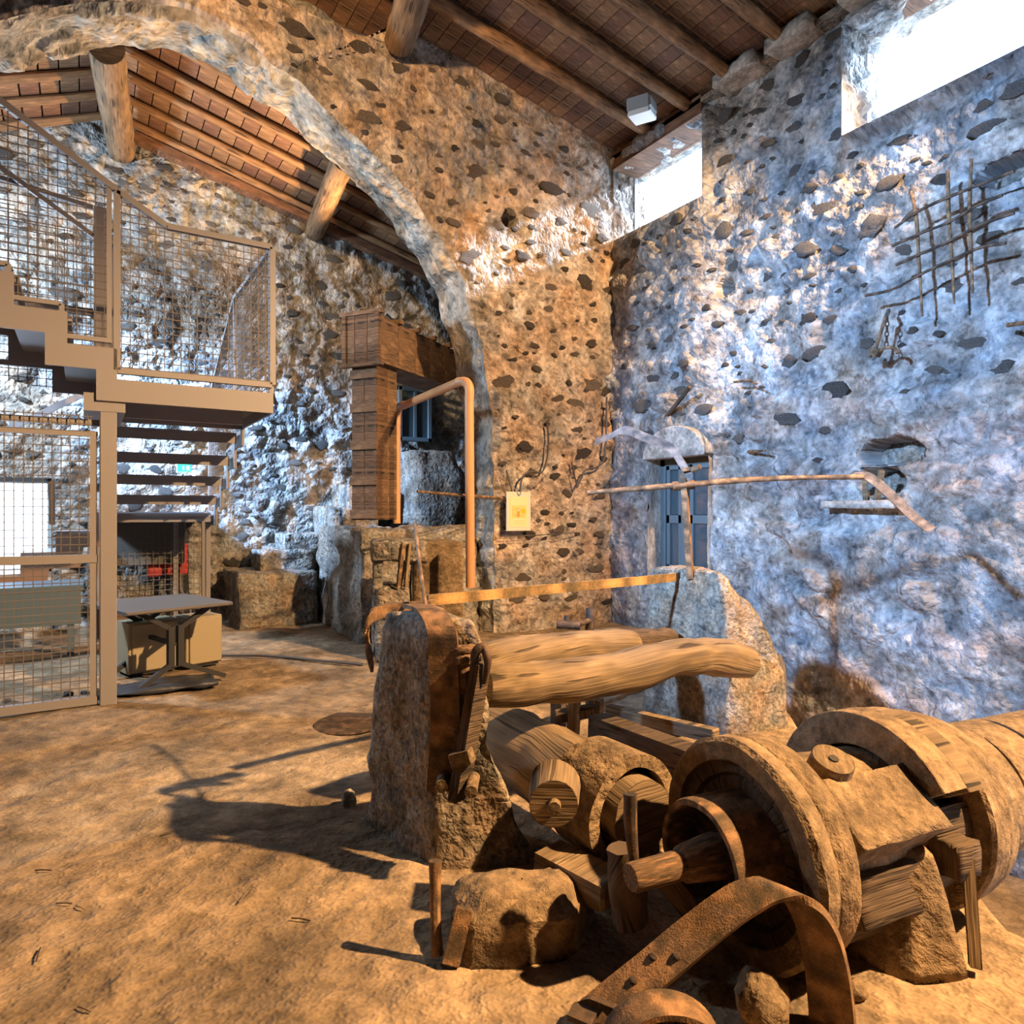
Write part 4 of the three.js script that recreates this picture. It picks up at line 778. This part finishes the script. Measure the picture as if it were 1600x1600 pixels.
// --- orange waste pipe
single('orange_pipe', join([tube([atD(735, 918, 6.55), atD(734, 760, 6.55), atD(733, 625, 6.55)], 0.044, { seg: 18 }), tube([atD(733, 626, 6.55), atD(733, 606, 6.55), atD(728, 597, 6.6), atD(715, 597, 6.68)], 0.046, { seg: 18, n: 12 }), tube([atD(717, 597, 6.67), atD(630, 634, 7.68)], 0.043, { seg: 18 }), tube([atD(634, 632, 7.64), atD(623, 637, 7.76), atD(620, 650, 7.8), atD(620, 664, 7.8)], 0.045, { seg: 18, n: 12 }), tube([atD(620, 660, 7.8), atD(620, 818, 7.8)], 0.042, { seg: 18 })]), M.pipe, 'orange plastic pipe bent in an arch over the fire box', 'pipe');
// --- wooden chute: head box, downpipe of boards, trough into the wall
{
  const base = atD(586, 812, 7.5), t = thing('wooden_chute', 'tall weathered plank chute with a square head box and battens', 'chute', undefined, base);
  t.rotation.y = -0.96;                                      // trough runs back behind the pillar
  const k = (i) => M.chute[i % 3], z = 0.19;
  const H0 = 1.66, w = 0.32;
  for (let i = 0; i < 2; i++) part('plank', box(w / 2 - 0.004, H0, 0.025, (i - 0.5) * w / 2, H0 / 2, z, 0.003), M.chute[1], t);
  for (const s of [-1, 1]) for (let i = 0; i < 2; i++) part('plank', box(0.025, H0, z - 0.005, s * (w / 2 - 0.012), H0 / 2, z / 2 - i * z, 0.003), k(i + 1), t);
  for (const y of [0.06, 0.42, 0.8, 1.2, 1.56]) part('batten', box(w + 0.02, 0.1, 0.022, 0, y, z + 0.024, 0.003), M.chute[0], t);
  const hb = 0.52, hw = 0.48, y0 = H0 + 0.0;
  for (let i = 0; i < 3; i++) part('plank', box(hw / 3 - 0.004, hb, 0.025, (i - 1) * hw / 3, y0 + hb / 2, z + 0.06, 0.003), k(i), t);
  part('batten', box(hw + 0.06, 0.045, 0.06, 0, y0 + hb + 0.02, z + 0.06, 0.004), M.chute[0], t); part('batten', box(hw + 0.06, 0.04, 0.05, 0, y0 - 0.01, z + 0.07, 0.004), M.chute[0], t);
  part('batten', box(0.05, hb, 0.02, -hw / 2 + 0.03, y0 + hb / 2, z + 0.083, 0.003), k(0), t); part('batten', box(0.05, hb, 0.02, hw / 2 - 0.03, y0 + hb / 2, z + 0.083, 0.003), k(0), t);
  // trough running back from the box: two sides, floor and cross ties
  const TL = 1.75;
  for (const s of [-1, 1]) for (let i = 0; i < 5; i++) part('plank', box(0.025, 0.46, TL / 5 - 0.006, s * (hw / 2 - 0.02), y0 + 0.26, z + 0.05 - TL / 5 * (i + 0.5), 0.003), k(i + 2), t);
  part('trough_floor', box(hw, 0.03, TL, 0, y0 + 0.02, z + 0.05 - TL / 2, 0.003), M.chute[2], t);
  for (let i = 0; i < 4; i++) part('cross_tie', box(hw + 0.08, 0.05, 0.07, 0, y0 + 0.51, z - 0.3 - i * 0.38, 0.004), M.chute[0], t);
}
// ================================================================ THINGS ON THE LIME-WASHED WALL
{
  const t = thing('iron_grille', 'rusty window grille of crossed bars hanging on the lime-washed wall', 'grille'), A = (x, y, o = 0.11) => atU(x, y, UR - o);
  for (const pts of [[[1423, 300], [1431, 335], [1436, 410], [1441, 494]], [[1481, 267], [1482, 330], [1487, 400], [1491, 474]], [[1518, 248], [1515, 320], [1517, 390], [1520, 458]]]) part('upright_bar', tube(pts.map((p) => A(...p)), [0.012, 0.014, 0.013, 0.009], { seg: 8, amp: 0.002, n: 16 }), M.iron, t);
  for (const pts of [[[1398, 356], [1435, 330], [1482, 308], [1540, 285], [1585, 267]], [[1394, 384], [1440, 364], [1485, 346], [1525, 322], [1566, 305]], [[1400, 414], [1440, 396], [1485, 376], [1530, 352], [1585, 333]], [[1352, 462], [1395, 452], [1440, 428], [1490, 404], [1535, 386], [1572, 380]]]) part('cross_bar', tube(pts.map((p) => A(p[0], p[1], 0.135)), 0.011, { seg: 8, amp: 0.002, n: 16 }), M.darkIron, t);
}
{
  const t = thing('wall_shackle', 'rusty shackle and chain hanging from the lime-washed wall', 'shackle'), A = (x, y, o = 0.1) => atU(x, y, UR - o);
  part('pin', tube([A(1388, 485, 0.02), A(1386, 492, 0.12)], 0.016, { seg: 8 }), M.greyIron, t);
  part('bar', tube([A(1385, 492), A(1368, 545)], 0.013, { seg: 8 }), M.iron, t);
  for (let i = 0; i < 6; i++) { const p = A(1386.5 - i * 0.3, 498 + i * 8); part('chain_link', new THREE.TorusGeometry(0.02, 0.006, 6, 12).scale(0.7, 1.2, 1).rotateY(i % 2 ? Math.PI / 2 : 0.3).translate(p.x, p.y, p.z), M.darkIron, t); }
  part('eye', [new THREE.TorusGeometry(0.032, 0.011, 8, 16).rotateY(0.5).translate(...A(1360, 551).toArray()), bar(A(1366, 556), A(1372, 545), 0.07, 0.06)], M.iron, t);
  part('hook', tube([A(1372, 550), A(1385, 543), A(1399, 545), A(1402, 552)], 0.013, { seg: 8, n: 10 }), M.iron, t);
}
single('wall_spike', tube([atU(1040, 690 - 37, UR + 0.02), atU(1060, 628, UR - 0.12), atU(1078, 604, UR - 0.22)], [0.02, 0.024, 0.022], { amp: 0.004, seg: 8 }), M.oldWood, 'rough wooden spike jutting out above the pale half-round stone', 'spike');
single('wall_spike', tube([atU(1147, 597, UR), atU(1170, 595, UR - 0.1), atU(1183, 600, UR - 0.15)], [0.012, 0.012, 0.008], { seg: 8 }), M.iron, 'thin bent iron spike alone on the lime-washed wall', 'spike');
single('wall_spike', tube([atU(1170, 706, UR + 0.04), atU(1196, 704, UR - 0.14)], [0.02, 0.008], { seg: 8 }), M.iron, 'short pointed spike level with the casement head', 'spike');
single('wall_spike', tube([atU(1575, 508, UR), atU(1605, 504, UR - 0.2)], [0.016, 0.014], { seg: 8 }), M.iron, 'rusty peg below the hanging grille', 'spike');
single('niche_shelf', rough(new THREE.BoxGeometry(0.16, 0.06, 0.62, 4, 2, 12).translate(...atU(1345, 788, UR - 0.03).toArray()), 0.008, 6, 131), M.limestone, 'pale stone sill under the broken hole in the wall', 'sill');
{ const p = atU(1350, 752, UR + 0.05); for (const [k, label] of [[0, 'broken stick standing in the hole of the lime-washed wall'], [1, 'second leaning stick in the hole of the lime-washed wall']]) single('niche_stick', bar(p.clone().add(V3(0.02, -0.15, k * 0.1)), p.clone().add(V3(-0.04, 0.08, k * 0.14 + 0.03)), 0.04), M.dustyWood, label, 'stick'); }
{
  const p = atD(1003, 172, 7.3), t = thing('emergency_light', 'white square bulkhead light fixed under the rafters', 'lamp', undefined, p); t.rotation.set(0, 0.5, 0.1);
  part('housing', box(0.26, 0.13, 0.26, 0, 0.03, 0, 0.02), M.frameGrey, t); part('diffuser', box(0.25, 0.05, 0.25, 0, -0.06, 0, 0.015), M.white, t);
}

// ================================================================ STEEL STAIRCASE AND CAGE
const V0 = 5.3, PT = 2.19;                                     // plane of the outer string, height of the landing
function mesh2(poly, origin, ex, ey, pitch = 0.052, th = 0.0055) { // wire mesh filling a polygon given in (a, b) of the plane origin + a ex + b ey
  const out = [], n = poly.length, ez = ex.clone().cross(ey);
  const cross = (axis, c) => { const hits = []; for (let i = 0; i < n; i++) { const p = poly[i], q = poly[(i + 1) % n], a = p[axis], b = q[axis]; if ((a <= c && b > c) || (b <= c && a > c)) hits.push(mix(p[1 - axis], q[1 - axis], (c - a) / (b - a))); } return hits.sort((x, y) => x - y); };
  const lo = [0, 1].map((k) => Math.min(...poly.map((p) => p[k]))), hi = [0, 1].map((k) => Math.max(...poly.map((p) => p[k])));
  for (const axis of [0, 1]) for (let c = lo[axis] + pitch / 2; c < hi[axis]; c += pitch) {
    const h = cross(axis, c);
    for (let k = 0; k + 1 < h.length; k += 2) {
      const at = (x) => (axis === 0 ? origin.clone().addScaledVector(ex, c).addScaledVector(ey, x) : origin.clone().addScaledVector(ex, x).addScaledVector(ey, c)).addScaledVector(ez, axis * th);
      out.push(bar(at(h[k]), at(h[k + 1]), th, th, ez));
    }
  }
  return out;
}
{
  const t = thing('steel_staircase', 'brown painted steel staircase with wire mesh balustrade', 'staircase');
  const U0 = 0.19, U1 = 1.2, run = 0.28, rise = 0.204, NS = 5, Q = (u, y) => P(u, y, V0), ex = V3(1, 0, 0), ey = V3(0, 1, 0);
  // folded outer string of the upper flight and landing edge
  const prof = [[U1, PT], [U0, PT]]; let u = U0, y = PT; for (let i = 0; i < NS; i++) { y += rise; prof.push([u, y]); u -= run; prof.push([u, y]); }
  const under = prof.map(([a, b]) => [a, b]).reverse(), th = 0.15;
  const low = []; { let uu = u, yy = y; low.push([uu, yy - th]); for (let i = NS - 1; i >= 0; i--) { const cu = U0 - run * i; low.push([cu - 0.12, PT + rise * (i + 1) - th]); low.push([cu - 0.12, PT + rise * i - th]); } low.push([U1, PT - th]); }
  const sh = new THREE.Shape(); [...prof, ...low].forEach(([a, b], i) => (i ? sh.lineTo(a, b) : sh.moveTo(a, b)));
  part('outer_string', triplanar(new THREE.ExtrudeGeometry(sh, { depth: 0.02, bevelEnabled: false })).translate(0, 0, -V0), M.paint, t);
  part('inner_string', triplanar(new THREE.ExtrudeGeometry(sh, { depth: 0.02, bevelEnabled: false })).translate(0, 0, -6.5), M.paint, t);
  for (let i = 0; i < NS; i++) { const cu = U0 - run * i; part('tread', [box(run + 0.05, 0.035, 1.18, cu - run / 2, PT + rise * (i + 1) - 0.035, -5.9), box(0.02, rise, 1.18, cu - 0.02, PT + rise * (i + 0.5) - 0.05, -5.9)], M.paint, t); }
  part('landing', [box(U1 - U0 + 0.1, 0.06, 1.2, (U0 + U1) / 2 - 0.05, PT - 0.04, -5.91), box(0.02, 0.16, 1.2, U1, PT - 0.07, -5.91), box(0.9, 0.12, 0.05, 0.65, PT - 0.12, -5.9)], M.paint, t);
  part('post', box(0.1, 2.22, 0.1, 0.14, 1.07, -(V0 + 0.055), 0.006), M.paint, t);
  part('corbel_plate', box(0.24, 0.12, 0.9, 0.12, PT - 0.16, -5.75), M.paint, t);
  // balustrade frames
  const rail = (pts, w = 0.04) => pts.slice(1).map((p, i) => bar(Q(...pts[i]), Q(...p), w, w, V3(0, 0, 1), 0.004));
  const topL = (a) => 3.45 + (U0 - a) * 0.645, kinkU = 0.49, topY = 3.285;
  const fr = part('balustrade_frame', [...rail([[-1.0, topL(-1.0)], [U0, 3.46], [kinkU, topY], [U1, topY], [U1, PT + 0.06], [U0, PT + 0.06], [U0, 3.46]]), ...rail([[U0 - 0.045, PT + rise + 0.06], [U0 - 0.045, 3.47]], 0.03), ...rail(prof.slice(2).map(([a, b]) => [a - 0.03, b + 0.05]), 0.03)], M.paint, t);
  stuff(part('wire_mesh', mesh2([[U0, PT + 0.06], [U1, PT + 0.06], [U1, topY], [kinkU, topY], [U0, 3.46]], P(0, 0, V0), ex, ey), M.wire, fr));
  const stepPoly = [[U0 - 0.05, 3.47], [-1.0, topL(-1.0)]]; for (let i = NS - 1; i >= 0; i--) { const cu = U0 - run * i - 0.03; if (cu - run < -1.0 && i === NS - 1) stepPoly.push([-1.0, PT + rise * (i + 1) + 0.05]); stepPoly.push([cu, PT + rise * (i + 1) + 0.05]); if (i) stepPoly.push([cu, PT + rise * i + 0.05]); }
  stuff(part('wire_mesh', mesh2(stepPoly, P(0, 0, V0), ex, ey), M.wire, fr));
  // inner balustrade of the upper flight, seen through the outer one
  const r2 = (a, b, w = 0.035) => bar(P(...a), P(...b), w, w, V3(0, 0, 1), 0.003);
  const fi = part('inner_balustrade', [r2([-1.3, topL(-1.3) + 0.02, 6.5], [U0, 3.46, 6.5]), r2([U0, 2.2, 6.5], [U0, 3.46, 6.5]), r2([-1.3, 3.98, 6.55], [U0 - 0.08, 3.78, 6.55]), r2([-1.3, 2.92, 6.52], [U0, 2.92, 6.52], 0.05), r2([-1.3, 2.45, 6.52], [U0, 2.45, 6.52], 0.04)], M.paint, t);
  part('upper_newel', box(0.13, 1.6, 0.06, U0 - 0.06, 2.98, -6.5, 0.005), M.paint, t);
  stuff(part('wire_mesh', mesh2([[-1.3, 2.45], [U0, 2.2], [U0, 3.46], [-1.3, 3.95]], P(0, 0, 6.52), ex, ey, 0.06), M.wire, fi));
  // lower flight going back and down from the landing
  const r1 = 0.18, go = 0.36, v1 = 6.5;
  for (let i = 0; i < 5; i++) part('tread', [box(1.0, 0.035, 0.3, 0.66, PT - r1 * (i + 1) - 0.02, -(v1 + go * (i + 0.4))), box(1.0, 0.07, 0.02, 0.66, PT - r1 * (i + 1) - 0.06, -(v1 + go * (i + 0.02)))], M.paint, t);
  const zig = new THREE.Shape(), zp = [[0, PT + 0.02]]; for (let i = 0; i < 5; i++) { zp.push([go * i + 0.02, PT - r1 * i + 0.02]); zp.push([go * i + 0.02, PT - r1 * (i + 1) + 0.02]); } zp.push([go * 5, PT - r1 * 5 + 0.02], [go * 5, PT - r1 * 5 - 0.14]); for (let i = 4; i >= 0; i--) { zp.push([go * i - 0.1, PT - r1 * (i + 1) - 0.12]); zp.push([go * i - 0.1, PT - r1 * i - 0.12]); }
  zp.forEach(([a, b], i) => (i ? zig.lineTo(a, b) : zig.moveTo(a, b)));
  for (const uu of [1.19, 0.16]) part('flight_string', triplanar(new THREE.ExtrudeGeometry(zig, { depth: 0.02, bevelEnabled: false })).rotateY(Math.PI / 2).translate(uu, 0, -v1), M.paint, t);
  part('lower_landing', box(1.1, 0.06, 1.0, 0.66, PT - r1 * 5 - 0.02, -(v1 + go * 5 + 0.42)), M.paint, t);
  const sr = part('side_balustrade', [r2([U1, PT, V0 + 0.04], [U1, topY, V0 + 0.04]), r2([U1, topY, V0 + 0.04], [U1, topY + 0.02, 6.8]), r2([U1, topY + 0.02, 6.8], [U1, 2.35, 8.75]), r2([U1, PT - 0.1, 6.75], [U1, topY + 0.02, 6.8], 0.03), r2([U1, 1.3, 8.3], [U1, 2.5, 8.3], 0.03)], M.paint, t);
  stuff(part('wire_mesh', mesh2([[V0 + 0.05, PT + 0.04], [6.75, PT + 0.04], [6.8, topY], [V0 + 0.05, topY]], P(U1, 0, 0), V3(0, 0, -1), ey, 0.06, 0.0045), M.wire, sr));
  stuff(part('wire_mesh', mesh2([[6.82, PT + 0.0], [8.3, PT - 0.85], [8.3, 2.55], [6.82, topY]], P(U1, 0, 0), V3(0, 0, -1), ey, 0.06, 0.0045), M.wire, sr));
  for (const [uu, vv] of [[1.18, 8.3], [1.2, 8.75], [0.14, 8.3]]) part('support_post', box(0.05, PT - r1 * 5, 0.05, uu, (PT - r1 * 5) / 2, -vv, 0.004), M.paint, t);
  // bottom flight towards the plain wall
  const s3 = new THREE.Shape(), b0 = PT - r1 * 5, bp = [[0.15, b0]]; for (let i = 0; i < 6; i++) { bp.push([0.05 - 0.28 * i, b0 - 0.2 * i]); bp.push([0.05 - 0.28 * i, b0 - 0.2 * (i + 1)]); } bp.push([-1.5, b0 - 1.2], [-1.5, b0 - 1.28]); for (let i = 5; i >= 0; i--) { bp.push([0.05 - 0.28 * i - 0.05, b0 - 0.2 * (i + 1) - 0.14]); bp.push([0.05 - 0.28 * i + 0.2, b0 - 0.2 * (i + 1) - 0.14]); } bp.push([0.15, b0 - 0.2]);
  bp.forEach(([a, b], i) => (i ? s3.lineTo(a, b) : s3.moveTo(a, b)));
  part('flight_string', triplanar(new THREE.ExtrudeGeometry(s3, { depth: 0.03, bevelEnabled: false })).translate(0, 0, -8.0), std(lin(0.24, 0.15, 0.1)), t);
  for (let i = 0; i < 5; i++) part('tread', box(0.28, 0.04, 0.9, -0.09 - 0.28 * i, b0 - 0.2 * (i + 1), -8.45), M.paint, t);
  part('support_post', box(0.05, 0.42, 0.05, -0.26, b0 + 0.1, -8.0), std(lin(0.24, 0.15, 0.1)), t);
}
{
  const t = thing('mesh_gate', 'brown steel gate filled with wire mesh under the staircase', 'gate'), b = (u0, y0, u1, y1, w = 0.05, v = V0 + 0.06) => bar(P(u0, y0, v), P(u1, y1, v), w, w, V3(0, 0, 1), 0.004);
  const fr = part('frame', [b(-1.2, 0.045, 0.08, 0.045, 0.055), b(-1.2, 0.99, 0.08, 0.99, 0.055), b(0.055, 0.03, 0.055, 1.84, 0.04), b(-1.2, 1.82, 0.08, 1.82, 0.035)], M.paint, t);
  stuff(part('wire_mesh', mesh2([[-1.2, 0.06], [0.05, 0.06], [0.05, 1.95], [-1.2, 1.95]], P(0, 0, V0 + 0.05), V3(1, 0, 0), V3(0, 1, 0), 0.05), M.wire, fr));
  part('top_bar', b(-1.2, 1.9, 0.1, 1.9, 0.04, V0 + 0.1), M.paint, t);
}
single('handrail_tube', bar(atD(-30, 690, 5.6), atD(132, 615, 6.1), 0.05, 0.05, V3(0, 0, 1), 0.005), M.paint, 'slanting dark tube behind the upper mesh of the gate', 'handrail');
{
  const t = thing('mesh_screen', 'wire mesh screen with brown posts at the back of the staircase', 'screen');
  stuff(part('wire_mesh', mesh2([[0.16, 0.02], [1.16, 0.02], [1.16, 1.2], [0.16, 1.2]], P(0, 0, 8.72), V3(1, 0, 0), V3(0, 1, 0), 0.06), M.wire, t));
  part('post', box(0.05, 1.25, 0.04, 0.9, 0.62, -8.74), M.paint, t); part('rail', box(1.05, 0.04, 0.04, 0.66, 0.02, -8.74), M.paint, t);
}
// --- things seen through the mesh
{ const p = atV(255, 875, 9.0); single('red_cloth', rough(new THREE.BoxGeometry(0.42, 0.36, 0.03, 14, 10, 1), 0.012, 7, 141).translate(p.x + 0.05, p.y, p.z), M.red, 'red cloth hanging on the back wall behind the mesh', 'cloth'); }
{ const p = atV(225, 845, 8.9), t = thing('information_panel', 'dark grey information board propped behind the mesh screen', 'panel'); part('panel', box(0.95, 0.55, 0.03, p.x - 0.05, p.y + 0.0, p.z, 0.004), std(lin(0.12, 0.12, 0.12)), t); for (const s of [-0.4, 0.4]) part('leg', box(0.05, p.y, 0.04, p.x - 0.05 + s, p.y / 2, p.z - 0.04), M.oldWood, t); }
{ const p = atV(288, 731, 9.0), t = thing('exit_sign', 'small green lit emergency exit sign on the back wall', 'sign', undefined, p); part('casing', box(0.16, 0.12, 0.05, 0, 0, -0.03, 0.004), M.white, t); part('face', box(0.15, 0.085, 0.008, 0, 0, 0, 0), M.green, t); part('running_figure', [box(0.012, 0.045, 0.004, -0.01, 0, 0.006), box(0.03, 0.05, 0.004, 0.04, 0, 0.006)], M.white, t); const l = new THREE.PointLight(lin(0.1, 1, 0.6), 0.05); l.position.copy(p).add(V3(0, 0, 0.05)); l.castShadow = true; scene.add(l); }
{ const t = thing('long_bench_table', 'long dark blue table behind the wire gate', 'table'); const v = 7.6; part('top', box(1.5, 0.05, 0.6, -0.75, 0.62, -v, 0.005), M.blueGrey, t); part('apron', box(1.46, 0.3, 0.03, -0.75, 0.44, -v + 0.28), M.blueGrey, t); for (const [x, z] of [[-0.1, 0.25], [-1.4, 0.25], [-0.1, -0.25], [-1.4, -0.25]]) part('leg', box(0.05, 0.6, 0.05, x, 0.3, -v + z), M.blueGrey, t); }
single('wooden_crate', box(0.3, 0.34, 0.3, 0.3, 0.17, -8.3, 0.01), M.chute[0], 'small wooden crate on the floor behind the mesh screen', 'crate');
// --- folding table and the boxes under it
{
  const t = thing('folding_table', 'grey folding table on splayed black steel legs beside the stair post', 'table', undefined, P(0.5, 0, 6.02));
  t.rotation.y = 0.3; const h = 0.58;
  part('tabletop', box(0.78, 0.025, 0.86, 0, h, 0, 0.008), M.tabletop, t).userData.label = 'thin grey laminate top';
  for (const z of [0.3, -0.3]) {
    const L = (a, b, w = 0.035) => bar(V3(...a), V3(...b), w, w, V3(0, 0, 1), 0.003);
    part('leg', [L([-0.035, 0.13, z], [-0.035, 0.44, z], 0.045), L([0.035, 0.13, z], [0.035, 0.44, z], 0.045), L([-0.035, 0.15, z], [-0.33, 0.02, z + 0.12]), L([0.035, 0.15, z], [0.33, 0.02, z + 0.12]), L([-0.035, 0.42, z], [-0.26, h - 0.02, z]), L([0.035, 0.42, z], [0.26, h - 0.02, z])], M.black, t);
  }
  part('stretcher', bar(V3(0, 0.3, -0.3), V3(0, 0.3, 0.3), 0.03), M.black, t);
}
for (const [px, py, d, w, label] of [[232, 1056, 5.5, 0.38, 'tan square storage box by the stair post under the table'], [311, 1046, 5.75, 0.3, 'tan storage box with pale hinges at the open end of the table']]) {
  const p = atD(px, py, d), t = thing('storage_box', label, 'box', 'tan boxes under the folding table', V3(p.x, 0, p.z - 0.12)); t.rotation.y = 0.28;
  part('carcass', box(w, 0.4, 0.28, 0, 0.22, 0, 0.006), M.beige, t); part('front', box(w - 0.03, 0.375, 0.02, 0.008, 0.22, 0.15, 0.006), M.beige, t); part('plinth', box(w - 0.04, 0.03, 0.24, 0, 0.015, 0), M.black, t);
}
single('plastic_sheet', rough(new THREE.BoxGeometry(0.75, 0.02, 0.35, 24, 1, 12), 0.016, 7, 151).translate(...P(0.47, 0.03, 5.62).toArray()), std(lin(0.03, 0.035, 0.05), { roughness: 0.5 }), 'crumpled dark plastic sheet on the floor under the table', 'sheet');
single('floor_cable', tube([[335, 1025], [420, 1027], [500, 1035], [566, 1040]].map(([x, y]) => { const p = atY(x, y); p.y = floorHeight(p.x, -p.z) + 0.012; return p; }), 0.012, { seg: 6, n: 24 }), M.cable, 'dark cable lying across the floor behind the press', 'cable');
// --- litter on the floor
[[68, 1357], [125, 1418], [100, 1412], [132, 1570], [260, 1300], [318, 1240], [60, 1490], [380, 1400], [470, 1430], [30, 1152]].forEach(([x, y], i) => {
  const p = atY(x, y, 0); p.y = floorHeight(p.x, -p.z) + 0.004; const a = hash(i, 4) * 6, L = 0.015 + hash(i, 6) * 0.02;
  single('floor_twig', tube([p.clone().add(V3(-L * Math.cos(a), 0.004, -L * Math.sin(a))), p.clone().add(V3(0, 0.008, 0.004)), p.clone().add(V3(L * Math.cos(a), 0.003, L * Math.sin(a)))], 0.0025, { seg: 6, n: 6 }), i % 2 ? M.dustyWood : M.oldWood, 'small twig lying on the trodden earth', 'twig', 'twigs scattered on the earth floor');
});

{ const p = atY(545, 1128, 0.0); single('floor_plate', rough(new THREE.CylinderGeometry(0.2, 0.22, 0.03, 20, 1), 0.01, 5, 161).translate(p.x, floorHeight(p.x, -p.z) + 0.012, p.z), M.darkIron, 'dark round iron plate lying flat behind the strapped upright', 'plate'); }
for (let i = 0; i < 12; i++) {
  const u = mix(-0.75, 0.22, hash(i, 51)), v = mix(5.5, 5.8, hash(i, 52)), s = mix(0.025, 0.05, hash(i, 53));
  const q = single('loose_stone', stoneGeos[i % 7], M.stoneDark[4 + i % 3], 'small loose stone at the foot of the wire gate', 'stone', 'loose stones by the gate'); q.position.copy(P(u, floorHeight(u, v) + s * 0.35, v)); q.scale.set(s, s * 0.6, s * 0.8); q.rotation.y = i;
}
renderer.render(scene, camera);
